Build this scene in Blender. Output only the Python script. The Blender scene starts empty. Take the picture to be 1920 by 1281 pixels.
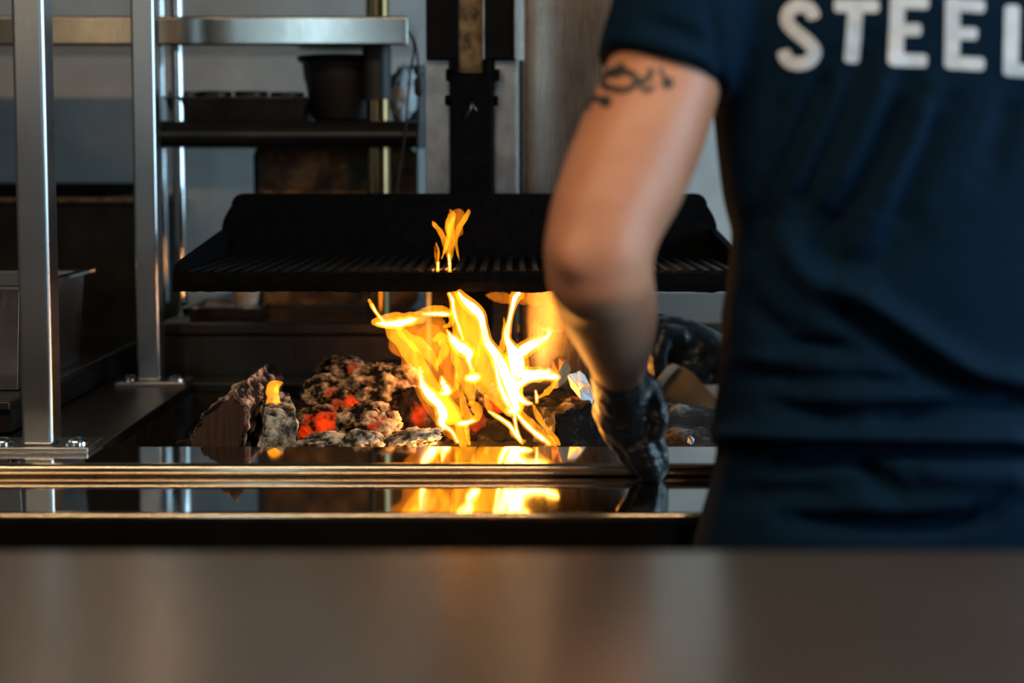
import bpy, bmesh, math, random
from mathutils import Vector, noise
from mathutils.bvhtree import BVHTree

SC = bpy.context.scene
COL = SC.collection

# ------------------------------------------------------------------ camera
FPX = 1920 * 50.0 / 36.0                    # focal length in pixels of the 1920 x 1281 frame
PITCH = math.radians(3.96)
PPY = 490.0                                 # row of the optical axis (the lens is shifted down a little)
CAM = Vector((0, 0, 1.31))
cd = bpy.data.cameras.new('camera')
cam = bpy.data.objects.new('camera', cd)
COL.objects.link(cam)
cam.location = CAM
cam.rotation_euler = (math.pi / 2 - PITCH, 0, 0)
cd.sensor_width = 36; cd.sensor_fit = 'HORIZONTAL'; cd.lens = 50
cd.shift_y = -(640.5 - PPY) / 1920.0
cd.clip_start = 0.02
cd.dof.use_dof = True
cd.dof.focus_distance = 2.2
cd.dof.aperture_fstop = 1.6
SC.camera = cam

# ------------------------------------------------------------------ colour, world, lights
SC.view_settings.view_transform = 'Standard'
SC.view_settings.look = 'None'
SC.view_settings.exposure = 0.0
SC.view_settings.gamma = 1.0
SC.view_settings.use_curve_mapping = False
SC.cycles.use_denoising = True
SC.cycles.max_bounces = 8
SC.cycles.transparent_max_bounces = 32
SC.cycles.sample_clamp_indirect = 10.0
SC.cycles.caustics_reflective = False
SC.cycles.caustics_refractive = False

world = bpy.data.worlds.new('world'); SC.world = world
world.use_nodes = True
wb = world.node_tree.nodes['Background']
wb.inputs[0].default_value = (0.42, 0.68, 1.0, 1); wb.inputs[1].default_value = 1.2

def area(name, loc, rot, sx, sy, power, color):
    l = bpy.data.lights.new(name, 'AREA'); l.shape = 'RECTANGLE'; l.size = sx; l.size_y = sy
    l.energy = power; l.color = color
    o = bpy.data.objects.new(name, l); COL.objects.link(o)
    o.location = loc; o.rotation_euler = rot
    return o
# daylight entering through the window in the right-hand wall (facing -X)
area('window_daylight', (2.58, 1.1, 1.75), (0, math.radians(90), 0), 1.3, 4.0, 108, (0.50, 0.80, 1.0))
# paler daylight through the window behind the camera (facing +Y)
area('rear_window_daylight', (-1.12, -2.38, 2.05), (math.radians(90), 0, 0), 0.34, 1.0, 4, (0.55, 0.85, 1.0))
# warm ceiling strip above the serving counter, behind the camera
area('ceiling_strip_glow', (-0.3, 0.35, 2.70), (0, 0, 0), 3.4, 0.10, 52, (1.0, 0.72, 0.44))

# ------------------------------------------------------------------ projection helpers
FWD = Vector((0, math.cos(PITCH), -math.sin(PITCH)))
UPV = Vector((0, math.sin(PITCH), math.cos(PITCH)))
def ray(px, py):
    return FWD + Vector(((px - 960) / FPX, 0, 0)) - UPV * ((py - PPY) / FPX)
def at(px, py, Y):                          # photo pixel + distance into the room -> point
    d = ray(px, py)
    return CAM + d * (Y / d.y)
def pr(v):                                  # point -> photo pixel
    q = v - CAM; d = q.dot(FWD)
    return 960 + FPX * q.x / d, PPY - FPX * q.dot(UPV) / d
def X(px, Y): return at(px, 400, Y).x
def Z(py, Y): return at(960, py, Y).z

# ------------------------------------------------------------------ materials
MATS = {}
def _nt(name):
    m = bpy.data.materials.new(name); m.use_nodes = True
    nt = m.node_tree
    b = nt.nodes['Principled BSDF']
    MATS[name] = m
    return m, nt, b
def N(nt, t, **kw):
    n = nt.nodes.new(t)
    for k, v in kw.items(): setattr(n, k, v)
    return n
def objcoord(nt, scale=(1, 1, 1)):
    tc = N(nt, 'ShaderNodeTexCoord'); mp = N(nt, 'ShaderNodeMapping')
    mp.inputs['Scale'].default_value = scale
    nt.links.new(tc.outputs['Object'], mp.inputs['Vector'])
    return mp.outputs['Vector']
def tex_noise(nt, vec, scale, detail=4, rough=0.55):
    n = N(nt, 'ShaderNodeTexNoise')
    n.inputs['Scale'].default_value = scale; n.inputs['Detail'].default_value = detail
    n.inputs['Roughness'].default_value = rough
    nt.links.new(vec, n.inputs['Vector'])
    return n.outputs['Fac']
def ramp(nt, fac, stops):
    r = N(nt, 'ShaderNodeValToRGB')
    e = r.color_ramp.elements
    while len(e) < len(stops): e.new(0.5)
    for el, (p, c) in zip(e, stops):
        el.position = p; el.color = (c[0], c[1], c[2], 1) if hasattr(c, '__len__') else (c, c, c, 1)
    nt.links.new(fac, r.inputs['Fac'])
    return r.outputs['Color']
def bump(nt, b, h, strength, dist=0.002):
    bp = N(nt, 'ShaderNodeBump'); bp.inputs['Strength'].default_value = strength
    bp.inputs['Distance'].default_value = dist
    nt.links.new(h, bp.inputs['Height']); nt.links.new(bp.outputs['Normal'], b.inputs['Normal'])

def steel(name, col=(0.56, 0.55, 0.54), rough=0.25, brush=(1, 1, 60), var=0.10, dirt=0.25, dscale=7, aniso=0.0, bmp=0.06):
    """brushed stainless steel: fine streaks along one axis, soft smudges"""
    m, nt, b = _nt(name)
    b.inputs['Metallic'].default_value = 1
    s = tex_noise(nt, objcoord(nt, brush), 12, 3)
    d = tex_noise(nt, objcoord(nt), dscale, 5)
    lo = tuple(c * (1 - dirt) for c in col)
    nt.links.new(ramp(nt, d, [(0.3, lo), (0.65, col)]), b.inputs['Base Color'])
    mr = N(nt, 'ShaderNodeMapRange'); mr.inputs[3].default_value = max(0.02, rough - var); mr.inputs[4].default_value = rough + var
    nt.links.new(s, mr.inputs[0]); nt.links.new(mr.outputs[0], b.inputs['Roughness'])
    if bmp: bump(nt, b, s, bmp, 0.001)
    if aniso: b.inputs['Anisotropic'].default_value = aniso
    return m
def plain(name, col, rough=0.6, metal=0, nscale=20, namt=0.3, bumps=0.2, bdist=0.003, spec=0.5):
    m, nt, b = _nt(name)
    f = tex_noise(nt, objcoord(nt), nscale, 5)
    lo = tuple(c * (1 - namt) for c in col); hi = tuple(min(1, c * (1 + namt)) for c in col)
    nt.links.new(ramp(nt, f, [(0.3, lo), (0.7, hi)]), b.inputs['Base Color'])
    b.inputs['Roughness'].default_value = rough; b.inputs['Metallic'].default_value = metal
    b.inputs['Specular IOR Level'].default_value = spec
    if bumps: bump(nt, b, f, bumps, bdist)
    return m

steel('ledge_steel', (0.62, 0.58, 0.54), 0.06, (2, 30, 1), 0.008, 0.15, bmp=0.0)
steel('nosing_steel', (0.60, 0.49, 0.36), 0.14, (1, 3, 3), 0.01, 0.2, bmp=0.0)
steel('post_steel', (0.62, 0.62, 0.63), 0.24, (60, 60, 2), 0.04, 0.15, bmp=0.01)
steel('panel_steel', (0.33, 0.26, 0.21), 0.27, (40, 40, 1.2), 0.08, 0.35, 9, bmp=0.02)
steel('column_steel', (0.44, 0.45, 0.45), 0.34, (50, 50, 2), 0.12, 0.35, 25)
steel('shelf_steel', (0.56, 0.51, 0.45), 0.17, (40, 3, 3), 0.04, 0.3, bmp=0.02)
steel('chrome', (0.75, 0.76, 0.78), 0.10, (1, 1, 6), 0.03, 0.1, bmp=0.0)
steel('counter_steel', (0.41, 0.335, 0.275), 0.24, (3, 60, 3), 0.04, 0.15, 3, bmp=0.01)
MATS['counter_steel'].node_tree.nodes['Principled BSDF'].inputs['Metallic'].default_value = 0.90
steel('dark_steel', (0.10, 0.088, 0.078), 0.38, (20, 20, 2), 0.12, 0.4)
steel('wall_steel', (0.70, 0.69, 0.67), 0.48, (8, 8, 1), 0.06, 0.12, 2.5, bmp=0.02)
steel('brass_steel', (0.30, 0.20, 0.09), 0.22, (40, 40, 2), 0.05, 0.3, bmp=0.01)
steel('worn_steel', (0.36, 0.35, 0.34), 0.32, (20, 20, 4), 0.1, 0.4, 12)
plain('cast_iron', (0.0022, 0.0022, 0.0025), 0.8, 0, 60, 0.5, 0.4, 0.003, 0.05)
def _grate():
    m, nt, b = _nt('grate_iron')                # sooty bars; pale spots paint silver glints into the colour
    f = tex_noise(nt, objcoord(nt), 42, 5, 0.6)
    nt.links.new(ramp(nt, f, [(0.55, (0.006, 0.005, 0.0045)), (0.68, (0.012, 0.010, 0.009)), (0.74, (0.22, 0.20, 0.18))]), b.inputs['Base Color'])
    b.inputs['Metallic'].default_value = 0.5; b.inputs['Roughness'].default_value = 0.42
    bump(nt, b, f, 0.5, 0.003)
_grate()
plain('black_paint', (0.006, 0.006, 0.0065), 0.45, 0, 30, 0.4, 0.1)
plain('soot_brick', (0.022, 0.018, 0.015), 0.9, 0, 25, 0.5, 0.6, 0.01, 0.2)
plain('black_oven', (0.010, 0.009, 0.008), 0.6, 0.0, 14, 0.6, 0.2, 0.003, 0.15)
plain('cover_black', (0.003, 0.0025, 0.002), 0.6, 0.0, 14, 0.4, 0.05, 0.003, 0.06)
plain('black_rubber', (0.008, 0.008, 0.009), 0.5, 0, 30, 0.2, 0)
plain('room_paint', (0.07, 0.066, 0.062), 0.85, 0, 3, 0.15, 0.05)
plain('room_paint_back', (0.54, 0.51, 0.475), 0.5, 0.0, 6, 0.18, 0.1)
plain('floor_tile', (0.06, 0.052, 0.045), 0.35, 0, 8, 0.3, 0.1)
plain('ceiling_paint', (0.10, 0.09, 0.085), 0.9, 0, 4, 0.15, 0)
plain('white_plastic', (0.62, 0.62, 0.60), 0.4, 0, 15, 0.15, 0.2)
plain('tin_dark', (0.06, 0.05, 0.045), 0.4, 0.8, 30, 0.5, 0.1)
plain('tub_dark', (0.016, 0.013, 0.012), 0.45, 0.3, 20, 0.4, 0.1)
plain('cream_board', (0.55, 0.46, 0.36), 0.7, 0, 20, 0.2, 0.1)
plain('navy_cotton', (0.0008, 0.0105, 0.027), 0.9, 0, 420, 0.35, 0.35, 0.0008, 0.10)
plain('denim_dark', (0.012, 0.015, 0.022), 0.9, 0, 300, 0.3, 0.3, 0.001, 0.2)
plain('print_white', (0.56, 0.62, 0.70), 0.7, 0, 55, 0.14, 0.1)
plain('tattoo_ink', (0.022, 0.022, 0.024), 0.55, 0, 60, 0.3, 0)
plain('hair_brown', (0.03, 0.018, 0.011), 0.5, 0, 120, 0.4, 0.8, 0.004)
plain('shoe_black', (0.012, 0.012, 0.012), 0.4, 0, 30, 0.2, 0.1)
plain('cardboard', (0.30, 0.17, 0.075), 0.75, 0, 35, 0.25, 0.2)
plain('paper_white', (0.62, 0.63, 0.66), 0.7, 0, 40, 0.12, 0.2)

def _glove():
    m, nt, b = _nt('nitrile')
    b.inputs['Base Color'].default_value = (0.010, 0.016, 0.022, 1)
    b.inputs['Roughness'].default_value = 0.36
    f = tex_noise(nt, objcoord(nt, (1, 1, 2.2)), 38, 3)
    bump(nt, b, f, 0.55, 0.006)
_glove()
def _skin():
    m, nt, b = _nt('skin')
    f = tex_noise(nt, objcoord(nt), 16, 4)
    nt.links.new(ramp(nt, f, [(0.3, (0.47, 0.19, 0.105)), (0.7, (0.54, 0.25, 0.15))]), b.inputs['Base Color'])
    b.inputs['Roughness'].default_value = 0.48
    b.inputs['Subsurface Weight'].default_value = 0.12
    b.inputs['Subsurface Radius'].default_value = (0.012, 0.004, 0.002)
    b.inputs['Subsurface Scale'].default_value = 1.0
    bump(nt, b, tex_noise(nt, objcoord(nt), 260, 3), 0.12, 0.001)
_skin()
def _rust():
    m, nt, b = _nt('baked_on_pan')
    v = objcoord(nt)
    f = tex_noise(nt, v, 16, 8, 0.62)
    nt.links.new(ramp(nt, f, [(0.36, (0.018, 0.010, 0.006)), (0.50, (0.10, 0.045, 0.014)), (0.60, (0.24, 0.12, 0.035)), (0.72, (0.16, 0.13, 0.11))]), b.inputs['Base Color'])
    b.inputs['Roughness'].default_value = 0.5; b.inputs['Metallic'].default_value = 0.45
    bump(nt, b, f, 0.2)
_rust()
def _oxide():
    m, nt, b = _nt('heat_stained_strip')
    f = tex_noise(nt, objcoord(nt), 55, 6)
    nt.links.new(ramp(nt, f, [(0.35, (0.05, 0.035, 0.02)), (0.65, (0.20, 0.14, 0.075))]), b.inputs['Base Color'])
    b.inputs['Roughness'].default_value = 0.5; b.inputs['Metallic'].default_value = 0.90
_oxide()

def coal_mat(name, char, ash, ash2, amt, glow=0.0, gscale=14, gcut=0.56):
    """burnt wood / charcoal: pale ash crust over black cracks; red-hot where the lump is still burning"""
    m, nt, b = _nt(name)
    v = objcoord(nt)
    big = tex_noise(nt, v, 34, 8, 0.68)
    fine = tex_noise(nt, v, 150, 5, 0.6)
    mx = N(nt, 'ShaderNodeMath', operation='MULTIPLY_ADD'); mx.inputs[1].default_value = 0.35
    nt.links.new(fine, mx.inputs[0])
    sub = N(nt, 'ShaderNodeMath', operation='MULTIPLY'); sub.inputs[1].default_value = 0.72
    nt.links.new(big, sub.inputs[0]); nt.links.new(sub.outputs[0], mx.inputs[2])
    att = N(nt, 'ShaderNodeAttribute', attribute_name='relief')
    ad = N(nt, 'ShaderNodeMath', operation='ADD')
    ml = N(nt, 'ShaderNodeMath', operation='MULTIPLY'); ml.inputs[1].default_value = 0.30
    nt.links.new(att.outputs['Fac'], ml.inputs[0])
    nt.links.new(mx.outputs[0], ad.inputs[0]); nt.links.new(ml.outputs[0], ad.inputs[1])
    c = 0.74 - 0.22 * amt
    nt.links.new(ramp(nt, ad.outputs[0], [(c - 0.10, char), (c + 0.01, tuple(a * 0.45 for a in ash)), (c + 0.07, ash), (min(1, c + 0.22), ash2)]), b.inputs['Base Color'])
    b.inputs['Roughness'].default_value = 0.92
    b.inputs['Specular IOR Level'].default_value = 0.15
    bump(nt, b, mx.outputs[0], 0.9, 0.006)
    if glow:
        g = tex_noise(nt, v, gscale, 3, 0.5)
        gm = N(nt, 'ShaderNodeMapRange'); gm.inputs[1].default_value = gcut; gm.inputs[2].default_value = gcut + 0.14
        nt.links.new(g, gm.inputs[0])
        old = b.inputs['Base Color'].links[0].from_socket
        mixc = N(nt, 'ShaderNodeMix', data_type='RGBA')
        mixc.inputs[7].default_value = (char[0], char[1], char[2], 1)
        nt.links.new(gm.outputs[0], mixc.inputs[0]); nt.links.new(old, mixc.inputs[6]); nt.links.new(mixc.outputs[2], b.inputs['Base Color'])
        # embers show where the crust is cracked
        cr = N(nt, 'ShaderNodeMapRange'); cr.inputs[1].default_value = 0.74; cr.inputs[2].default_value = 0.50
        nt.links.new(ad.outputs[0], cr.inputs[0])
        mm = N(nt, 'ShaderNodeMath', operation='MULTIPLY')
        nt.links.new(gm.outputs[0], mm.inputs[0]); nt.links.new(cr.outputs[0], mm.inputs[1])
        m2 = N(nt, 'ShaderNodeMath', operation='MULTIPLY'); m2.inputs[1].default_value = glow
        nt.links.new(mm.outputs[0], m2.inputs[0])
        b.inputs['Emission Color'].default_value = (1.0, 0.050, 0.004, 1)
        nt.links.new(m2.outputs[0], b.inputs['Emission Strength'])
    return m
coal_mat('clinker', (0.010, 0.007, 0.006), (0.52, 0.37, 0.23), (0.66, 0.50, 0.35), 0.82, 0.9, 17, 0.60)
coal_mat('hot_clinker', (0.014, 0.006, 0.004), (0.46, 0.31, 0.19), (0.58, 0.44, 0.30), 0.70, 1.15, 18, 0.50)
coal_mat('grey_ash', (0.03, 0.028, 0.025), (0.62, 0.55, 0.45), (0.80, 0.74, 0.64), 0.85, 0)
coal_mat('charred', (0.008, 0.007, 0.007), (0.10, 0.075, 0.06), (0.24, 0.20, 0.17), 0.36, 0)
coal_mat('charred_glow', (0.010, 0.006, 0.005), (0.16, 0.10, 0.07), (0.30, 0.22, 0.17), 0.40, 1.2, 14, 0.58)
coal_mat('bark_ash', (0.012, 0.010, 0.009), (0.50, 0.34, 0.27), (0.70, 0.56, 0.48), 0.60, 0)
coal_mat('ash_bed', (0.02, 0.017, 0.015), (0.13, 0.105, 0.09), (0.25, 0.21, 0.18), 0.5, 0)
def _wood():
    m, nt, b = _nt('raw_wood')
    f = tex_noise(nt, objcoord(nt, (60, 60, 5)), 2.5, 6)
    nt.links.new(ramp(nt, f, [(0.3, (0.016, 0.007, 0.004)), (0.7, (0.065, 0.026, 0.010))]), b.inputs['Base Color'])
    b.inputs['Roughness'].default_value = 0.85
    bump(nt, b, f, 0.4)
_wood()

def flame_mat(name, col, dens, scol, s):
    """glowing gas: light builds up along the path through the flame; a weak emitting skin carries its light into the room"""
    m = bpy.data.materials.new(name); m.use_nodes = True; MATS[name] = m
    nt = m.node_tree
    nt.nodes.remove(nt.nodes['Principled BSDF'])
    out = nt.nodes['Material Output']
    ev = N(nt, 'ShaderNodeEmission'); ev.inputs[0].default_value = (*col, 1); ev.inputs[1].default_value = dens
    nt.links.new(ev.outputs[0], out.inputs['Volume'])
    tr = N(nt, 'ShaderNodeBsdfTransparent')
    es = N(nt, 'ShaderNodeEmission'); es.inputs[0].default_value = (*scol, 1)
    tc = N(nt, 'ShaderNodeNewGeometry'); mp = N(nt, 'ShaderNodeMapping'); mp.inputs['Scale'].default_value = (70, 70, 14)
    nt.links.new(tc.outputs['Position'], mp.inputs['Vector'])
    f = tex_noise(nt, mp.outputs['Vector'], 1.0, 2, 0.5)
    mu = N(nt, 'ShaderNodeMapRange'); mu.inputs[1].default_value = 0.32; mu.inputs[2].default_value = 0.68
    mu.inputs[3].default_value = 0.25 * s; mu.inputs[4].default_value = 1.6 * s
    nt.links.new(f, mu.inputs[0]); nt.links.new(mu.outputs[0], es.inputs[1])
    ad = N(nt, 'ShaderNodeAddShader')
    nt.links.new(tr.outputs[0], ad.inputs[0]); nt.links.new(es.outputs[0], ad.inputs[1])
    nt.links.new(ad.outputs[0], out.inputs['Surface'])
    return m
flame_mat('flame_thin', (1.0, 0.25, 0.010), 12, (1.0, 0.22, 0.006), 0.16)
flame_mat('flame_body', (1.0, 0.33, 0.014), 40, (1.0, 0.31, 0.006), 0.34)
flame_mat('flame_core', (1.0, 0.54, 0.14), 300, (1.0, 0.37, 0.04), 12.0)

def _pane():
    m = bpy.data.materials.new('clear_pane'); m.use_nodes = True; MATS['clear_pane'] = m
    nt = m.node_tree; nt.nodes.remove(nt.nodes['Principled BSDF'])
    t = N(nt, 'ShaderNodeBsdfTransparent'); g = N(nt, 'ShaderNodeBsdfGlossy'); g.inputs['Roughness'].default_value = 0.02
    mx = N(nt, 'ShaderNodeMixShader'); mx.inputs[0].default_value = 0.06
    nt.links.new(t.outputs[0], mx.inputs[1]); nt.links.new(g.outputs[0], mx.inputs[2])
    nt.links.new(mx.outputs[0], nt.nodes['Material Output'].inputs['Surface'])
_pane()
def _lamp():
    m, nt, b = _nt('lamp_diffuser')
    b.inputs['Emission Color'].default_value = (1, 0.72, 0.4, 1); b.inputs['Emission Strength'].default_value = 2
_lamp()

# ------------------------------------------------------------------ mesh builder
class MB:
    def __init__(s): s.v = []; s.f = []; s.att = None
    def add(s, vs, fs):
        o = len(s.v); s.v += [Vector(v) for v in vs]; s.f += [tuple(i + o for i in f) for f in fs]; return s
    def box(s, x0, x1, y0, y1, z0, z1):
        return s.add([(x0, y0, z0), (x1, y0, z0), (x1, y1, z0), (x0, y1, z0), (x0, y0, z1), (x1, y0, z1), (x1, y1, z1), (x0, y1, z1)],
                     [(3, 2, 1, 0), (4, 5, 6, 7), (0, 1, 5, 4), (1, 2, 6, 5), (2, 3, 7, 6), (3, 0, 4, 7)])
    def prism(s, pts, a, b, axis):
        """closed polygon pts (2D) extruded from a to b along axis; 2D = the two other axes in x,y,z order"""
        def P(p, t):
            return {'x': (t, p[0], p[1]), 'y': (p[0], t, p[1]), 'z': (p[0], p[1], t)}[axis]
        n = len(pts)
        vs = [P(p, a) for p in pts] + [P(p, b) for p in pts]
        fs = [tuple(range(n - 1, -1, -1)), tuple(range(n, 2 * n))] + [(i, (i + 1) % n, n + (i + 1) % n, n + i) for i in range(n)]
        return s.add(vs, fs)
    def tube(s, path, rad, n=12, cap=True, flat=None):
        """swept round tube; flat: (axis vector, factor) squashes the section along that axis"""
        path = [Vector(p) for p in path]
        if not hasattr(rad, '__len__'): rad = [rad] * len(path)
        rings = []; ref = None
        for i, p in enumerate(path):
            t = (path[min(i + 1, len(path) - 1)] - path[max(i - 1, 0)]).normalized()
            if ref is None:
                ref = Vector((0, 1, 0)) if abs(t.y) < 0.9 else Vector((1, 0, 0))
            u = (ref - t * ref.dot(t)).normalized(); w = t.cross(u); ref = u
            rings.append([p + (u * math.cos(a) + w * math.sin(a)) * rad[i] for a in (2 * math.pi * k / n for k in range(n))])
        if flat:
            ax, k = flat
            for p, r in zip(path, rings):
                for j, q in enumerate(r):
                    d = (q - p).dot(ax); r[j] = q - ax * d * (1 - k)
        vs = [q for r in rings for q in r]; fs = []
        for i in range(len(rings) - 1):
            for k in range(n):
                a = i * n + k; b = i * n + (k + 1) % n
                fs.append((a, b, b + n, a + n))
        if cap:
            fs.append(tuple(range(n - 1, -1, -1))); fs.append(tuple(range((len(rings) - 1) * n, len(rings) * n)))
        return s.add(vs, fs)
    def lathe(s, prof, c, n=32, closed=True):
        """profile (r, z) turned about the vertical through c"""
        vs = []; fs = []
        for r, z in prof:
            for k in range(n):
                a = 2 * math.pi * k / n
                vs.append((c[0] + r * math.cos(a), c[1] + r * math.sin(a), c[2] + z))
        m = len(prof)
        for i in range(m if closed else m - 1):
            for k in range(n):
                fs.append((i * n + k, i * n + (k + 1) % n, ((i + 1) % m) * n + (k + 1) % n, ((i + 1) % m) * n + k))
        return s.add(vs, fs)
    def ball(s, c, r, n=12, m=8):
        rx, ry, rz = r if hasattr(r, '__len__') else (r, r, r)
        vs = [(c[0], c[1], c[2] - rz)]
        for i in range(1, m):
            a = -math.pi / 2 + math.pi * i / m
            for k in range(n):
                b = 2 * math.pi * k / n
                vs.append((c[0] + rx * math.cos(a) * math.cos(b), c[1] + ry * math.cos(a) * math.sin(b), c[2] + rz * math.sin(a)))
        vs.append((c[0], c[1], c[2] + rz)); fs = []
        for k in range(n):
            fs.append((0, 1 + (k + 1) % n, 1 + k)); fs.append((len(vs) - 1, 1 + (m - 2) * n + k, 1 + (m - 2) * n + (k + 1) % n))
        for i in range(m - 2):
            for k in range(n):
                a = 1 + i * n + k; b = 1 + i * n + (k + 1) % n
                fs.append((a, b, b + n, a + n))
        return s.add(vs, fs)
    def chain(s, pts, step=0.35, n=14, m=10):
        """overlapping balls along points (Vector, radius): body parts, joined later by a voxel remesh"""
        for (p, r), (q, t) in zip(pts, pts[1:]):
            L = (Vector(q) - Vector(p)).length; k = max(1, int(L / (step * min(r, t))))
            for i in range(k + 1):
                f = i / k
                s.ball(Vector(p).lerp(Vector(q), f), r + (t - r) * f, n, m)
        return s
    def loft(s, rings):
        n = len(rings[0]); vs = [q for r in rings for q in r]; fs = []
        for i in range(len(rings) - 1):
            for k in range(n):
                fs.append((i * n + k, i * n + (k + 1) % n, (i + 1) * n + (k + 1) % n, (i + 1) * n + k))
        fs.append(tuple(range(n - 1, -1, -1))); fs.append(tuple(range((len(rings) - 1) * n, len(rings) * n)))
        return s.add(vs, fs)

def base_of(parent):
    b = Vector((0, 0, 0))
    while parent is not None:
        b += parent.location; parent = parent.parent
    return b
def obj(name, mb, mat, parent=None, bevel=0, seg=2, smooth=False, loc=None):
    """links ONE mesh object; vertices are given in room coordinates; loc = origin of a top-level object"""
    o0 = base_of(parent) if parent else Vector(loc if loc else (0, 0, 0))
    me = bpy.data.meshes.new(name)
    me.from_pydata([tuple(v - o0) for v in mb.v], [], mb.f)
    bm = bmesh.new(); bm.from_mesh(me)
    bmesh.ops.recalc_face_normals(bm, faces=bm.faces)
    if bevel:
        es = [e for e in bm.edges if len(e.link_faces) == 2 and e.calc_face_angle(0) > math.radians(35)]
        bmesh.ops.bevel(bm, geom=es, offset=bevel, segments=seg, profile=0.5, affect='EDGES', clamp_overlap=True)
    if smooth or bevel:
        for f in bm.faces: f.smooth = True
    bm.to_mesh(me); bm.free()
    if bevel or smooth == 'auto':
        try: me.set_sharp_from_angle(angle=math.radians(50))
        except Exception: pass
    if mb.att:
        for an, vals in mb.att.items():
            if len(vals) == len(me.vertices):
                a = me.attributes.new(an, 'FLOAT', 'POINT')
                a.data.foreach_set('value', vals)
    me.materials.append(MATS[mat])
    o = bpy.data.objects.new(name, me); COL.objects.link(o)
    if bevel or smooth == 'auto':
        wn = o.modifiers.new('weighted_normal', 'WEIGHTED_NORMAL'); wn.keep_sharp = True; wn.weight = 100
    if parent: o.parent = parent
    else: o.location = o0
    return o
def tag(o, label, cat, group=None):
    o['label'] = label; o['category'] = cat
    if group: o['group'] = group
    return o
def thing(name, label, cat, loc, group=None):
    o = bpy.data.objects.new(name, None); COL.objects.link(o); o.location = loc; o.empty_display_size = 0.05
    return tag(o, label, cat, group)
def struct(name, mb, mat, parent=None, **kw):
    o = obj(name, mb, mat, parent, **kw)
    if parent is None: o['kind'] = 'structure'
    return o

# ------------------------------------------------------------------ the room
RX0, RX1, RY0, RY1, RH = -2.6, 2.6, -2.4, 3.42, 2.85
struct('floor', MB().box(RX0, RX1, RY0, RY1, -0.05, 0), 'floor_tile')
struct('ceiling', MB().box(RX0, RX1, RY0, RY1, RH, RH + 0.05), 'ceiling_paint')
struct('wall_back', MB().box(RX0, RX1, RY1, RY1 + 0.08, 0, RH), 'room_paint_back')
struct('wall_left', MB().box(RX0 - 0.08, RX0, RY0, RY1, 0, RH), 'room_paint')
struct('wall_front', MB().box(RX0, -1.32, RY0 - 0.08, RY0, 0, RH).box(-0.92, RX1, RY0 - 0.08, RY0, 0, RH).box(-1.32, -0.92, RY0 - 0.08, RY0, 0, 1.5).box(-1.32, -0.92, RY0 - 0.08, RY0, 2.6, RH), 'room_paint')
w2 = MB()
for x in (-1.32, -0.95): w2.box(x, x + 0.03, RY0 - 0.06, RY0 - 0.02, 1.5, 2.6)
for z in (1.5, 2.56): w2.box(-1.29, -0.95, RY0 - 0.06, RY0 - 0.02, z, z + 0.04)
w2 = struct('window_2', w2, 'black_paint')
obj('pane', MB().box(-1.29, -0.95, RY0 - 0.045, RY0 - 0.041, 1.54, 2.56), 'clear_pane', w2)
wy0, wy1, wz0, wz1 = -0.9, 3.1, 1.1, 2.4
wr = MB().box(RX1, RX1 + 0.08, RY0, wy0, 0, RH).box(RX1, RX1 + 0.08, wy1, RY1, 0, RH)
wr.box(RX1, RX1 + 0.08, wy0, wy1, 0, wz0).box(RX1, RX1 + 0.08, wy0, wy1, wz1, RH)
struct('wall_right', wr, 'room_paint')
wf = MB()
for y in (wy0, wy1 - 0.05): wf.box(RX1 + 0.01, RX1 + 0.06, y, y + 0.05, wz0, wz1)
for z in (wz0, wz1 - 0.05): wf.box(RX1 + 0.01, RX1 + 0.06, wy0 + 0.05, wy1 - 0.05, z, z + 0.05)
for k in (1, 2, 3): wf.box(RX1 + 0.015, RX1 + 0.05, wy0 + k * 1.0 - 0.018, wy0 + k * 1.0 + 0.018, wz0 + 0.05, wz1 - 0.05)
win = struct('window_1', wf, 'black_paint')
for k in range(4):
    obj('pane', MB().box(RX1 + 0.03, RX1 + 0.034, wy0 + k * 1.0 + 0.02, wy0 + k * 1.0 + 0.98, wz0 + 0.05, wz1 - 0.05), 'clear_pane', win)
lt = thing('ceiling_light', 'long warm strip light on the ceiling above the serving counter', 'lamp', (-0.3, 0.35, RH))
obj('housing', MB().box(-2.05, 1.45, 0.26, 0.44, 2.73, RH), 'black_paint', lt, bevel=0.006)
obj('diffuser', MB().box(-2.0, 1.4, 0.295, 0.405, 2.715, 2.73), 'lamp_diffuser', lt)

wl = thing('wall_lamp', 'square warm wall lamp high on the wall behind the camera', 'lamp', (-2.28, RY0, 2.05))
obj('back_plate', MB().box(-2.46, -2.10, RY0, RY0 + 0.02, 1.87, 2.23), 'black_paint', wl, bevel=0.004)
obj('lamp_shade', MB().box(-2.44, -2.12, RY0 + 0.02, RY0 + 0.07, 1.89, 2.21), 'lamp_diffuser', wl, bevel=0.01)

# ------------------------------------------------------------------ serving counter in the foreground
sc_z = 0.98
sc_y1 = at(960, 1031, 1.0).z; sc_y1 = (CAM.z - sc_z) / ((CAM.z - at(960, 1031, 1.0).z) / 1.0)
t = thing('serving_counter', 'brushed steel serving counter top in the blurred foreground', 'counter', (0, 0.85, 0))
obj('worktop', MB().box(-1.9, 1.9, 0.50, sc_y1, sc_z - 0.045, sc_z), 'counter_steel', t, bevel=0.006, seg=3)
obj('cabinet_body', MB().box(-1.85, 1.85, 0.56, sc_y1 - 0.05, 0.0, sc_z - 0.045), 'shelf_steel', t)

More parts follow.
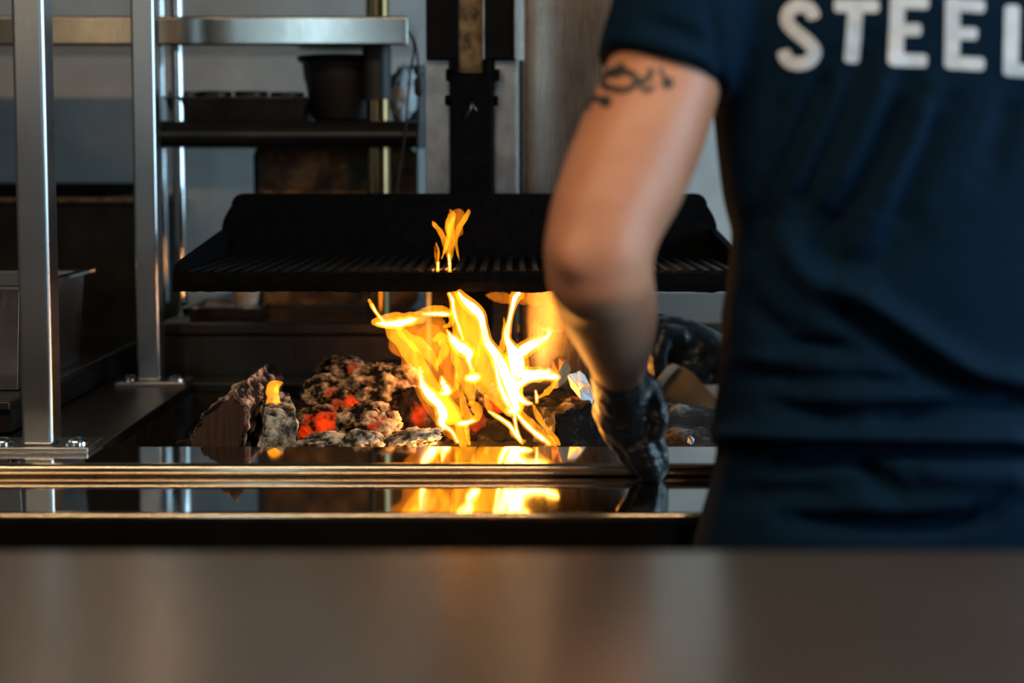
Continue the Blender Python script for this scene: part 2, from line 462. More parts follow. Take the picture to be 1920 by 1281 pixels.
# ------------------------------------------------------------------ fire pit counter
ZL = 0.90                                   # upper ledge
ZS = 0.882                                  # lower shelf in front of it
LX0, LX1 = -1.45, 1.25
PX0, PX1 = -0.596, 0.44                     # the pit
PY0 = (CAM.z - ZL) / ((CAM.z - at(960, 838, 1.0).z)); PY1 = 2.63
LY0 = (CAM.z - ZL) / ((CAM.z - at(960, 871, 1.0).z))
SY0 = (CAM.z - ZS) / ((CAM.z - at(960, 963, 1.0).z))
t = thing('fire_pit_counter', 'stainless steel grill counter with double rounded front ledge and open fire pit', 'grill counter', (-0.08, 2.3, 0))
def rolled(y0, z, th):
    r = th / 2
    return [(y0 + r, z)] + [(y0 + r + r * math.cos(math.pi / 2 + math.pi * k / 24), z - r + r * math.sin(math.pi / 2 + math.pi * k / 24)) for k in range(1, 24)] + [(y0 + r, z - th)]
up_ = obj('upper_ledge', MB().box(LX0, LX1, LY0 + 0.0089, PY0, ZL - 0.0178, ZL), 'ledge_steel', t)
obj('rolled_edge', MB().prism(rolled(LY0, ZL, 0.0178), LX0, LX1, 'x'), 'nosing_steel', up_, smooth='auto')
lo_ = obj('lower_shelf', MB().box(LX0, LX1, SY0 + 0.006, PY0, ZS - 0.012, ZS), 'ledge_steel', t)
obj('rolled_edge', MB().prism(rolled(SY0, ZS, 0.012), LX0, LX1, 'x'), 'nosing_steel', lo_, smooth='auto')
obj('front_panel', MB().box(LX0, LX1, SY0 + 0.02, SY0 + 0.035, 0.05, ZS - 0.012), 'ledge_steel', t)
obj('side_ledge', MB().box(-0.757, PX0, PY0, PY1, ZL - 0.018, ZL), 'dark_steel', t, bevel=0.002)
obj('side_ledge', MB().box(PX1, LX1, PY0, PY1, ZL - 0.018, ZL), 'dark_steel', t, bevel=0.002)
obj('rear_ledge', MB().box(-0.757, LX1, PY1, 2.70, ZL - 0.018, ZL), 'dark_steel', t, bevel=0.002)
for nm, b in (('pit_wall', (PX0 - 0.03, PX0, PY0, PY1, 0.78, ZL - 0.018)), ('pit_wall', (PX1, PX1 + 0.03, PY0, PY1, 0.78, ZL - 0.018)),
              ('pit_wall', (PX0 - 0.03, PX1 + 0.03, PY1, PY1 + 0.03, 0.78, ZL - 0.018)), ('pit_wall', (PX0 - 0.03, PX1 + 0.03, PY0 - 0.03, PY0, 0.78, ZS - 0.012)),
              ('pit_floor', (PX0 - 0.03, PX1 + 0.03, PY0 - 0.03, PY1 + 0.03, 0.75, 0.78))):
    obj(nm, MB().box(*b), 'soot_brick', t)
obj('cabinet_body', MB().box(LX0, LX1, SY0 + 0.035, 2.70, 0.05, 0.74), 'dark_steel', t)
obj('plinth', MB().box(LX0 + 0.05, LX1 - 0.05, SY0 + 0.1, 2.65, 0.0, 0.05), 'black_paint', t)

# ash lying in the pit
random.seed(4)
ab = MB(); nx, ny = 90, 46
vals = []
for j in range(ny):
    for i in range(nx):
        x = PX0 + 0.004 + (PX1 - PX0 - 0.008) * i / (nx - 1); y = PY0 + 0.004 + (PY1 - PY0 - 0.008) * j / (ny - 1)
        e = min(1, min(i, nx - 1 - i) / 8)
        h = noise.fractal((x * 14, y * 14, 3.1), 1.0, 2.0, 5)
        right = 0.055 * max(0, min(1, (x - 0.14) / 0.12)) if x > 0.14 else 0
        ab.v.append(Vector((x, y, 0.815 + 0.016 * h + 0.03 * e * math.exp(-((y - 2.33) / 0.16) ** 2) + right)))
        vals.append(h)
for j in range(ny - 1):
    for i in range(nx - 1):
        a = j * nx + i; ab.f.append((a, a + 1, a + 1 + nx, a + nx))
ab.att = {'relief': vals}
o = obj('ash_bed', ab, 'ash_bed', smooth=True); o['kind'] = 'stuff'; tag(o, 'grey brown ash bed covering the fire pit floor', 'ash')

# ------------------------------------------------------------------ square posts of the frame
def post(pxl, pxr, Yf, plate_x0, plate_x1, label):
    x0, x1 = X(pxl, Yf), X(pxr, Yf); w = x1 - x0
    r = thing('steel_post', label, 'post', ((x0 + x1) / 2, Yf + w / 2, ZL), 'square posts of the grill frame')
    obj('post_tube', MB().box(x0, x1, Yf, Yf + w, ZL + 0.008, RH), 'post_steel', r, bevel=0.0058, seg=5)
    px0, px1 = plate_x0, plate_x1
    obj('foot_plate', MB().box(px0, px1, Yf - 0.012, Yf + w + 0.02, ZL, ZL + 0.008), 'post_steel', r, bevel=0.0015)
    for bx in ((px0 + x0) / 2, (px1 + x1) / 2):
        bl = obj('bolt', MB().lathe([(0.0, 0.009), (0.006, 0.0085), (0.010, 0.006), (0.0115, 0.003), (0.016, 0.0025), (0.016, 0.0), (0.0, 0.0)], (bx, Yf + w / 2, ZL + 0.008), 20, False), 'chrome', r, smooth='auto')
    return r
post(29, 89, 2.0, X(-62, 2.0), X(160, 2.0), 'nearer square steel post at the left edge bolted to the ledge')
post(250, 294, 2.60, X(212, 2.6), X(344, 2.6), 'farther square steel post at the rear corner of the fire pit')

# ------------------------------------------------------------------ left-hand side counter and what stands there
t = thing('side_counter', 'dark raised steel counter left of the fire pit', 'counter', (-1.2, 2.5, 0))
obj('worktop', MB().box(-1.75, -0.760, 2.13, 2.94, 0.935, 0.95), 'dark_steel', t, bevel=0.003)
obj('cabinet_body', MB().box(-1.75, -0.762, 2.72, 2.94, 0, 0.935), 'dark_steel', t)
obj('front_skirt', MB().box(-1.75, -0.762, 2.14, 2.72, ZL + 0.001, 0.935), 'black_oven', t)
obj('lower_rail', MB().box(-1.75, -1.46, 2.14, 2.70, 0.0, ZL), 'dark_steel', t)

pan = thing('steam_pan', 'deep steel steam pan on the dark counter behind the near post', 'pan', (-0.95, 2.36, 0.95))
pm = MB()
def pan_shell(mb, x0, x1, y0, y1, z0, z1, taper, th):
    def rect(i, z, o): return [(x0 - o, y0 - o, z), (x1 + o, y0 - o, z), (x1 + o, y1 + o, z), (x0 - o, y1 + o, z)]
    vs = rect(0, z0, -taper) + rect(0, z1, 0) + rect(0, z1, -th) + rect(0, z0 + th, -taper - th)
    fs = [(3, 2, 1, 0)]
    for a, b in ((0, 4), (4, 8), (8, 12)):
        for k in range(4): fs.append((a + k, a + (k + 1) % 4, b + (k + 1) % 4, b + k))
    fs.append((12, 13, 14, 15)); mb.add(vs, fs); return mb
obj('pan_body', pan_shell(MB(), -1.22, -0.772, 2.22, 2.56, 0.951, 1.115, 0.010, 0.003), 'worn_steel', pan, bevel=0.002)
rm = MB(); ox0, ox1, oy0, oy1 = -1.235, -0.757, 2.205, 2.575
rm.box(ox0, ox1, oy0, 2.222, 1.113, 1.118).box(ox0, ox1, 2.558, oy1, 1.113, 1.118).box(ox0, -1.218, 2.222, 2.558, 1.113, 1.118).box(-0.774, ox1, 2.222, 2.558, 1.113, 1.118)
obj('pan_rim', rm, 'chrome', pan)

ov = thing('black_oven', 'soot black oven block behind the two left posts', 'oven', (-1.1, 3.15, 0.0))
oz = Z(370, 2.96)
obj('oven_body', MB().box(-1.75, -0.782, 2.96, 3.38, 0.0, oz - 0.012), 'black_oven', ov, bevel=0.006)
obj('top_plate', MB().box(-1.76, -0.778, 2.95, 3.39, oz - 0.012, oz), 'heat_stained_strip', ov, bevel=0.002)
tag(obj('griddle_plate', MB().box(-1.5, X(206, 3.0), 3.0, 3.3, oz, oz + 0.026), 'cast_iron', bevel=0.004, loc=(-1.2, 3.15, oz)), 'flat black griddle plate lying on top of the oven block', 'griddle plate')

# ------------------------------------------------------------------ counter along the back
BCY = 2.736; bz = Z(604, BCY)
t = thing('back_counter', 'low dark steel counter behind the fire pit', 'counter', (0, 3.0, 0))
obj('worktop', MB().box(X(299, BCY), 1.75, BCY - 0.012, 3.40, bz - 0.022, bz), 'dark_steel', t, bevel=0.003)
obj('front_panel', MB().box(X(297, BCY), 1.75, BCY, BCY + 0.02, 0.0, bz - 0.028), 'dark_steel', t, bevel=0.002)
obj('cabinet_body', MB().box(X(297, BCY) + 0.005, 1.74, BCY + 0.02, 3.40, 0.0, bz - 0.022), 'dark_steel', t)
kn = MB(); kc = at(1346, 673, BCY - 0.014); kn.tube([kc + Vector((0, 0.014, 0)), kc, kc + Vector((0, -0.004, 0))], [0.006, 0.008, 0.006], 16)
obj('knob', kn, 'white_plastic', t, smooth=True)

# ------------------------------------------------------------------ shelf rack behind the grill
SY = 2.80
rk = thing('shelf_rack', 'steel shelf rack with tube legs at the back wall', 'shelf', (-0.7, 2.95, bz))
zt, zb = Z(30, SY), Z(85, SY)
obj('upper_shelf', MB().box(-1.6, X(766, SY), SY, SY + 0.30, zb, zt), 'shelf_steel', rk, bevel=0.005, seg=3)
mz1, mz0 = Z(226, 2.83), Z(276, 2.83)
mp = [(2.845, mz1), (2.835, mz1 - 0.004)] + [(2.845 - 0.018 * math.sin(math.pi * k / 8), mz1 - 0.006 - (mz1 - mz0 - 0.006) * k / 8) for k in range(1, 8)] + [(2.845, mz0), (3.10, mz0), (3.10, mz1)]
obj('middle_shelf', MB().prism(mp, X(298, 2.83), X(786, 2.83), 'x'), 'black_paint', rk, smooth='auto')
for xa, xb, Y in ((299, 312, 3.07), (322, 347, 2.87), (686, 730, 2.86)):
    r = (X(xb, Y) - X(xa, Y)) / 2; xc = (X(xa, Y) + X(xb, Y)) / 2
    obj('tube_leg', MB().tube([(xc, Y + r, bz), (xc, Y + r, 1.8), (xc, Y + r, RH)], r, 28), 'brass_steel' if xa == 686 else 'chrome', rk, smooth='auto')
r = 0.0275
xc = (X(679, 2.86) + X(733, 2.86)) / 2
obj('tube_sleeve', MB().tube([(xc, 2.885, Z(186, 2.86)), (xc, 2.885, zb)], 0.029, 24), 'black_rubber', rk, smooth='auto')

# tray of round tins
tz = mz1
ty0, ty1 = 2.87, 3.05
tr = thing('baking_tray', 'black sloped baking tray on the middle shelf holding round tins', 'tray', (X(445, 2.9), 2.96, tz))
obj('tray_body', pan_shell(MB(), X(312, ty0), X(578, ty0), ty0, ty1, tz + 0.0005, Z(182, ty0), 0.014, 0.003), 'tub_dark', tr, bevel=0.0015)
zz = Z(183, ty0)
obj('tray_rim', MB().box(X(308, ty0), X(582, ty0), ty0 - 0.004, ty0 + 0.002, zz - 0.002, zz + 0.002), 'tin_dark', tr)
words4 = ['leftmost of four round black tins standing in the tray', 'second from left of four round black tins in the tray', 'third from left of four round black tins in the tray', 'rightmost of four round black tins, beside the big tub']
for k, (pxc, lab) in enumerate(zip((351, 407, 474, 541), words4)):
    xx = X(pxc, 2.95); zt_ = Z(173 + 2 * (k == 3) + (k == 0), 2.95); h = zt_ - tz - 0.004; R = 0.0345
    o = thing('round_tin', lab, 'tin', (xx, 2.95, tz + 0.004), 'round tins in the baking tray')
    obj('tin_wall', MB().lathe([(0, 0.0), (R * 0.9, 0.0), (R, h), (R - 0.0015, h), (R * 0.9 - 0.0015, 0.002), (0, 0.002)], (xx, 2.95, tz + 0.004), 28, False), 'tin_dark', o, smooth='auto')
    obj('tin_rim', MB().lathe([(R + 0.0015 * math.cos(a), h + 0.0015 * math.sin(a)) for a in (i * math.pi / 3 for i in range(6))], (xx, 2.95, tz + 0.004), 28), 'tin_dark', o, smooth=True)

# big tub
tb = at(645, 222, 2.97); th = Z(107, 2.97) - tz
o = thing('round_tub', 'large dark round tub with a wide rim beneath the upper shelf', 'tub', (tb.x, 2.97, tz))
s_ = 2.97 / FPX
obj('tub_wall', MB().lathe([(0, 0), (50 * s_, 0), (60 * s_, 0.008), (71 * s_, th * 0.62), (73 * s_, th * 0.63), (77 * s_, th - 0.012), (74 * s_, th - 0.012), (68 * s_, th * 0.6), (55 * s_, 0.01), (0, 0.006)], (tb.x, 2.97, tz), 40, False), 'tub_dark', o, smooth='auto')
obj('tub_rim', MB().lathe([(76 * s_, th - 0.014), (84 * s_, th - 0.010), (87 * s_, th - 0.003), (84 * s_, th), (76 * s_, th - 0.002)], (tb.x, 2.97, tz), 40), 'tub_dark', o, smooth='auto')

# crumpled bag and dark canister at the end of the middle shelf
def lump(c, r, seed, sub=4, amp=0.25, freq=1.6, rot=0.0, squash=None, ridged=0.0):
    """craggy closed lump around c with radii r"""
    bm = bmesh.new(); bmesh.ops.create_icosphere(bm, subdivisions=sub, radius=1)
    mb = MB(); rel = []; off = Vector((seed * 7.13, seed * 3.7, seed * 1.9))
    cr, sr = math.cos(rot), math.sin(rot)
    for v in bm.verts:
        n = v.co.normalized()
        h = noise.fractal(n * freq + off, 0.9, 2.1, 6)
        k = noise.cell(n * freq * 1.3 + off) * 0.6
        rd = (0.5 - abs(noise.noise(n * freq * 2.3 + off))) * 1.4 - 0.35
        vd = noise.voronoi(n * freq * 0.9 + off)[0]
        blk = min(1.0, (vd[1] - vd[0]) * 2.2) - 0.5       # angular blocks split by cracks
        hh = h * (1 - ridged) + (0.5 * rd + 0.7 * blk) * ridged + 0.22 * noise.fractal(n * freq * 5 + off, 0.8, 2.0, 4)
        p = n * (1 + amp * hh)
        p = Vector((p.x * r[0], p.y * r[1], p.z * r[2]))
        p = Vector((p.x * cr + p.z * sr, p.y, -p.x * sr + p.z * cr))
        mb.v.append(Vector(c) + p); rel.append(hh)
    mb.f = [tuple(v.index for v in f.verts) for f in bm.faces]
    bm.free(); mb.att = {'relief': rel}
    return mb
bc = at(755, 180, 2.98)
bagm = lump((bc.x, 2.98, tz + 0.058), (0.030, 0.03, 0.058), 5, 4, 0.35, 2.6, 0.1, ridged=0.5)
for v in bagm.v: v.z = max(v.z, tz + 0.0005)
tag(obj('plastic_bag', bagm, 'paper_white', smooth=True, loc=(bc.x, 2.98, tz)), 'crumpled whitish plastic bag at the right end of the middle shelf', 'bag')
cx = X(778, 3.03)
o = thing('black_canister', 'dark canister behind the cables on the middle shelf', 'canister', (cx, 3.03, tz))
obj('canister_body', MB().lathe([(0, 0), (0.026, 0), (0.027, 0.004), (0.027, 0.095), (0.024, 0.102), (0, 0.102)], (cx, 3.03, tz), 24, False), 'black_rubber', o, smooth='auto')
obj('lid', MB().lathe([(0, 0.103), (0.0285, 0.103), (0.0285, 0.118), (0.026, 0.121), (0, 0.121)], (cx, 3.03, tz), 24, False), 'tub_dark', o, smooth='auto')

def smooth_path(pts, n=8):
    out = []
    P = [pts[0]] + list(pts) + [pts[-1]]
    for i in range(1, len(P) - 2):
        a, b, c, d = P[i - 1], P[i], P[i + 1], P[i + 2]
        for k in range(n):
            t = k / n
            out.append(tuple(0.5 * (2 * b[j] + (c[j] - a[j]) * t + (2 * a[j] - 5 * b[j] + 4 * c[j] - d[j]) * t * t + (3 * b[j] - a[j] - 3 * c[j] + d[j]) * t ** 3) for j in range(len(b))))
    out.append(tuple(pts[-1])); return out
Yc = 2.785
for pts, lab in (([(768, 62), (776, 75), (782, 100), (784, 125), (784, 160), (785, 215), (783, 262), (781, 300)], 'black cable with inline plug looping down right of the shelf end'),
                 ([(766, 58), (775, 78), (776, 100), (770, 130), (766, 170), (763, 205), (760, 245), (752, 300), (744, 355), (738, 420)], 'thin black cable hanging in front of the plastic bag')):
    q = [tuple(at(x, y, Yc)) for x, y in pts]
    c = thing('hanging_cable', lab, 'cable', q[0], 'cables hanging from the upper shelf')
    obj('wire', MB().tube([Vector(p) for p in smooth_path(q, 5)], 0.0022, 8), 'black_rubber', c, smooth=True)
    if 'plug' in lab:
        obj('inline_plug', MB().tube([at(784, 146, Yc), at(784, 150, Yc), at(785, 176, Yc), at(785, 181, Yc)], [0.004, 0.0085, 0.0085, 0.004], 14), 'black_rubber', c, smooth='auto')

# oven trays leaning behind the grate
def sheet_pan(x0, x1, Y, z0, z1, lab, mat_in, mat_rim):
    o = thing('sheet_pan', lab, 'pan', ((x0 + x1) / 2, Y, z0), 'upright sheet pans at the back')
    def rr(x0, x1, z0, z1, r):
        pts = []
        for cx_, cz_, a0 in ((x1 - r, z1 - r, 0), (x0 + r, z1 - r, 90), (x0 + r, z0 + r, 180), (x1 - r, z0 + r, 270)):
            for k in range(6): a = math.radians(a0 + 18 * k); pts.append((cx_ + r * math.cos(a), cz_ + r * math.sin(a)))
        return pts
    obj('pan_base', MB().prism(rr(x0 + 0.006, x1 - 0.006, z0 + 0.006, z1 - 0.006, 0.018), Y + 0.012, Y + 0.015, 'y'), mat_in, o)
    A = rr(x0, x1, z0, z1, 0.024); B = rr(x0 + 0.007, x1 - 0.007, z0 + 0.007, z1 - 0.007, 0.018)
    n = len(A); m = MB()
    vs = [(p[0], Y, p[1]) for p in A] + [(p[0], Y, p[1]) for p in B] + [(p[0], Y + 0.015, p[1]) for p in A] + [(p[0], Y + 0.015, p[1]) for p in B]
    fs = []
    for k in range(n):
        j = (k + 1) % n
        fs += [(k, j, n + j, n + k), (2 * n + k, 3 * n + k, 3 * n + j, 2 * n + j), (k, 2 * n + k, 2 * n + j, j), (n + k, n + j, 3 * n + j, 3 * n + k)]
    obj('pan_rim', m.add(vs, fs), mat_rim, o, smooth='auto')
sheet_pan(X(486, 3.0), X(784, 3.0), 3.0, bz, Z(277, 3.0), 'rust stained sheet pan standing upright below the middle shelf', 'baked_on_pan', 'tin_dark')
sheet_pan(X(478, 3.04), X(770, 3.04), 3.03, bz, Z(272, 3.04), 'black sheet pan tucked behind the rust stained one', 'tub_dark', 'black_paint')

fpn = thing('shallow_pan', 'shallow steel pan on the back counter under the grate', 'pan', (X(410, 2.84), 2.84, bz))
obj('pan_body', pan_shell(MB(), X(346, 2.78), X(482, 2.78), 2.78, 2.93, bz, Z(578, 2.78), 0.006, 0.002), 'tin_dark', fpn, bevel=0.001)
zr = Z(577, 2.78); x0, x1 = X(342, 2.78), X(486, 2.78)
obj('pan_rim', MB().box(x0, x1, 2.772, 2.782, zr - 0.002, zr + 0.002).box(x0, x1, 2.928, 2.938, zr - 0.002, zr + 0.002).box(x0, x0 + 0.008, 2.782, 2.928, zr - 0.002, zr + 0.002).box(x1 - 0.008, x1, 2.782, 2.928, zr - 0.002, zr + 0.002), 'chrome', fpn)
fb = at(462, 575, 2.86)
o = thing('cream_tub', 'cream coloured lidded tub standing in the shallow pan', 'tub', (fb.x, 2.86, bz + 0.002))
obj('tub_wall', MB().lathe([(0, 0), (0.020, 0), (0.025, 0.04), (0, 0.04)], (fb.x, 2.86, bz + 0.002), 24, False), 'cream_board', o, smooth='auto')
obj('lid', MB().lathe([(0, 0.041), (0.027, 0.041), (0.027, 0.049), (0.024, 0.052), (0, 0.052)], (fb.x, 2.86, bz + 0.002), 24, False), 'cream_board', o, smooth='auto')

# ------------------------------------------------------------------ lifting column and flue
CY = 2.70
t = thing('lifting_column', 'steel lifting column with black carriage carrying the grill grate', 'column', (X(884, CY), CY + 0.1, ZL))
cx0, cx1 = X(798, CY), X(970, CY); ci0, ci1 = X(843, CY), X(926, CY)
obj('column_plate', MB().box(cx0, ci0, CY - 0.002, CY + 0.012, ZL, Z(112, CY)), 'column_steel', t, bevel=0.002)
obj('column_plate', MB().box(ci1, cx1, CY - 0.002, CY + 0.012, ZL, Z(112, CY)), 'column_steel', t, bevel=0.003)
obj('column_back', MB().box(cx0 + 0.004, cx1 - 0.004, CY + 0.012, CY + 0.018, ZL, RH), 'dark_steel', t)
u0 = Z(111, CY - 0.02)
obj('upper_cover', MB().box(X(800, CY - 0.02), X(860, CY - 0.02), CY - 0.022, CY + 0.010, u0, RH), 'cover_black', t, bevel=0.002)
obj('upper_cover', MB().box(X(910, CY - 0.02), X(966, CY - 0.02), CY - 0.022, CY + 0.010, u0, RH), 'cover_black', t, bevel=0.002)
obj('guide_strip', MB().box(X(861, CY - 0.01), X(905, CY - 0.01), CY - 0.012, CY + 0.004, Z(138, CY), RH), 'heat_stained_strip', t, bevel=0.001)
obj('cover_trim', MB().box(X(905.5, CY - 0.022), X(909, CY - 0.022), CY - 0.026, CY, u0, RH), 'column_steel', t)
obj('cover_trim', MB().box(X(964.5, CY - 0.022), X(968, CY - 0.022), CY - 0.026, CY, u0, RH), 'column_steel', t)
gy = CY - 0.045
obj('added_sooty_plate', MB().box(X(808, CY - 0.01), X(968, CY - 0.01), CY - 0.012, CY - 0.0025, ZL, Z(520, CY)), 'soot_brick', t, bevel=0.002)  # added sooty plate, darkens the lower column where firelight came out too bright
c = MB().box(X(846, gy), X(923, gy), gy, CY - 0.013, Z(620, gy), Z(140, gy))
c.box(X(848, gy), X(861, gy), gy, CY - 0.003, Z(140, gy), Z(111, gy)).box(X(907, gy), X(921, gy), gy, CY - 0.003, Z(140, gy), Z(111, gy))
carr = obj('carriage', c, 'cast_iron', t, bevel=0.003)
for x0, x1, y0, y1 in ((836, 848, 126, 153), (834, 848, 176, 199), (921, 937, 127, 152), (921, 934, 177, 199)):
    obj('roller_bolt', MB().tube([(X(x0, gy), gy + 0.02, (Z(y0, gy) + Z(y1, gy)) / 2), (X(x0 + 3, gy), gy + 0.02, (Z(y0, gy) + Z(y1, gy)) / 2), (X(x1, gy), gy + 0.02, (Z(y0, gy) + Z(y1, gy)) / 2)],
        [(Z(y0, gy) - Z(y1, gy)) / 2.3, (Z(y0, gy) - Z(y1, gy)) / 2, (Z(y0, gy) - Z(y1, gy)) / 2], 6), 'cast_iron', carr)
br = MB().tube([at(868, 228, gy - 0.003), at(882, 205, gy - 0.003), at(884, 190, gy - 0.003)], [0.002, 0.003, 0.003], 8).tube([at(884, 192, gy - 0.003), at(894, 210, gy - 0.003)], 0.0025, 8)
obj('hook', br, 'dark_steel', carr, smooth=True)

fl = thing('flue_panel', 'tall curved brushed steel flue panel right of the column', 'flue', (X(1080, 2.72), 2.78, ZL))
fx0, fx1 = X(973, 2.69), X(1192, 2.69); pts = []
for k in range(25):
    f = k / 24; pts.append((fx0 + (fx1 - fx0) * f, 2.694 - 0.016 * math.sin(math.pi * f) ** 0.5))
pts += [(fx1, 2.702), (fx0, 2.702)]
obj('flue_skin', MB().prism(pts, ZL, RH, 'z'), 'panel_steel', fl, smooth='auto')
sx = fx1
obj('corner_trim', MB().box(sx + 0.001, sx + 0.010, 2.690, 2.702, ZL, RH), 'chrome', fl, bevel=0.001)

# ------------------------------------------------------------------ grill grate
GF, GB = 2.22, 2.60
GX0, GX1 = -0.531, 0.375
gz = Z(512, GF) ; gz0 = Z(547, GF)
t = thing('grill_grate', 'black cast iron grill grate with raised back panel hanging over the fire', 'grill', (-0.078, 2.41, gz0))
ztop = Z(363, GB); zsh = Z(430, GB)
def half(sgn, x):
    out = [(x, gz0 + 0.004), (x, zsh)]
    for k in range(1, 7):
        f = k / 6; out.append((x - sgn * 0.018 * (1 - math.cos(f * math.pi / 2)), zsh + (ztop - 0.022 - zsh) * f))
    xe = x - sgn * 0.018
    for k in range(1, 7):
        a = math.pi / 2 * k / 6
        out.append((xe - sgn * 0.022 * (1 - math.cos(a)), ztop - 0.022 + 0.022 * math.sin(a)))
    return out
L = half(-1, GX0); R = half(1, GX1)
obj('back_panel', MB().prism(L + R[::-1], GB, GB + 0.012, 'y'), 'cast_iron', t)
for x0, x1 in ((GX0, GX0 + 0.012), (GX1 - 0.012, GX1)):
    pts = [(GF, gz0), (GB, gz0 + 0.003), (GB, zsh), (GF + 0.05, Z(487, GF + .05)), (GF + 0.015, Z(498, GF)), (GF + 0.003, Z(508, GF)), (GF, gz - 0.01)]
    obj('side_panel', MB().prism(pts, x0, x1, 'x'), 'cast_iron', t)
fm = MB(); n = 140
for i in range(n + 1):                      # crusted front rail
    x = GX0 + (GX1 - GX0) * i / n
    a = 0.0016 * noise.noise((x * 60, 1, 0)); b = 0.0018 * noise.noise((x * 75, 7, 0)) - 0.003 * max(0, noise.noise((x * 18, 3, 5)))
    for (y, z) in ((GF, gz0 + b), (GF - 0.002, (gz + gz0) / 2), (GF, gz - 0.004 + a), (GF + 0.006, gz + a), (GF + 0.026, gz - 0.001), (GF + 0.026, gz0 + 0.004)):
        fm.v.append(Vector((x, y, z)))
for i in range(n):
    for k in range(6):
        fm.f.append((i * 6 + k, i * 6 + (k + 1) % 6, (i + 1) * 6 + (k + 1) % 6, (i + 1) * 6 + k))
fm.f.append(tuple(range(6))); fm.f.append(tuple(range(n * 6 + 5, n * 6 - 1, -1)))
obj('front_rail', fm, 'cast_iron', t)
nb = 42; bar = None
for k in range(nb):
    x = GX0 + 0.024 + (GX1 - GX0 - 0.048) * k / (nb - 1)
    if bar is None:
        w = 0.0055; prof = [(x - w, gz + 0.001), (x - w * 0.6, gz + 0.003), (x + w * 0.6, gz + 0.003), (x + w, gz + 0.001), (x + 0.002, gz - 0.012), (x - 0.002, gz - 0.012)]
        bar = obj('grate_bar', MB().prism(prof, GF + 0.020, GB + 0.002, 'y'), 'grate_iron', t); bx0 = x
    else:
        o = bar.copy(); COL.objects.link(o); o.location.x = x - bx0; o.location.z = 0.0012 * noise.noise((k * 1.7, 0, 0))
obj('cross_bar', MB().box(GX0 + 0.012, GX1 - 0.012, 2.40, 2.415, gz - 0.024, gz - 0.0125), 'cast_iron', t)
obj('cross_bar', MB().box(GX0 + 0.012, GX1 - 0.012, 2.56, 2.575, gz - 0.024, gz - 0.0125), 'cast_iron', t)
for x in (X(858, GB), X(911, GB)):
    obj('hanger_lug', MB().box(x - 0.008, x + 0.008, GB + 0.012, gy + 0.001, gz0 + 0.02, gz0 + 0.10), 'cast_iron', t, bevel=0.002)

# ------------------------------------------------------------------ burning logs and charcoal
GRP = 'charcoal and burnt wood in the fire pit'
def coal(name, px, py, rx, ry, Y, seed, mat, label, amp=0.32, freq=1.7, rot=0.0, ridged=0.45, sub=5, depth=1.0, cat='charcoal'):
    c = at(px, py, Y); k = 1.14 * Y / FPX
    o = obj(name, lump(c, (rx * k, (rx + ry) / 2 * k * depth, ry * k), seed, sub, amp, freq, math.radians(rot), ridged=ridged), mat, smooth=True, loc=c)
    tag(o, label, cat, GRP); return o
coal('charcoal_lump', 655, 700, 52, 28, 2.44, 1, 'clinker', 'tan crusted lump at the top left of the coal heap', rot=12)
coal('charcoal_lump', 722, 735, 68, 46, 2.36, 2, 'clinker', 'biggest craggy ash crusted lump at the centre of the heap', amp=0.38, freq=2.0)
coal('charcoal_lump', 737, 694, 38, 18, 2.47, 3, 'charred', 'dark flat lump on top of the heap beside the flames')
coal('charcoal_lump', 612, 742, 42, 36, 2.38, 4, 'clinker', 'brown lump on the left shoulder of the coal heap')
coal('charcoal_lump', 602, 793, 48, 28, 2.29, 5, 'hot_clinker', 'red glowing lump between the grey block and the heap')
coal('charcoal_lump', 690, 800, 52, 40, 2.24, 6, 'clinker', 'rounded ash coated lump at the lower front of the heap', freq=2.2)
coal('charcoal_lump', 775, 778, 44, 46, 2.32, 7, 'charred_glow', 'dark glowing lump at the left foot of the tall flames')
coal('charcoal_lump', 655, 765, 40, 34, 2.34, 17, 'hot_clinker', 'glowing lump in the hollow under the biggest lump')
coal('charcoal_lump', 565, 792, 34, 38, 2.36, 18, 'charred_glow', 'dark lump behind the grey ashen wood block')
coal('ash_stone', 606, 832, 44, 18, 2.13, 8, 'grey_ash', 'pale flat wedge shaped ash piece at the pit front', amp=0.25, ridged=0.2, rot=-8, cat='ash piece')
coal('ash_stone', 678, 830, 36, 22, 2.12, 9, 'grey_ash', 'grey flaky ash piece below the rounded lump', amp=0.35, cat='ash piece')
coal('ash_stone', 772, 826, 50, 17, 2.14, 10, 'grey_ash', 'long grey white ash piece at the flame foot', amp=0.4, rot=-10, cat='ash piece')
coal('charcoal_lump', 872, 800, 60, 42, 2.42, 11, 'charred_glow', 'burning lump wrapped in flame in the middle of the fire', amp=0.3)
coal('charcoal_lump', 905, 770, 40, 50, 2.46, 12, 'hot_clinker', 'knobbly glowing lump behind the white hot flames', freq=2.4)
coal('charcoal_lump', 950, 815, 60, 34, 2.40, 13, 'charred', 'black lump beneath the right hand flames')

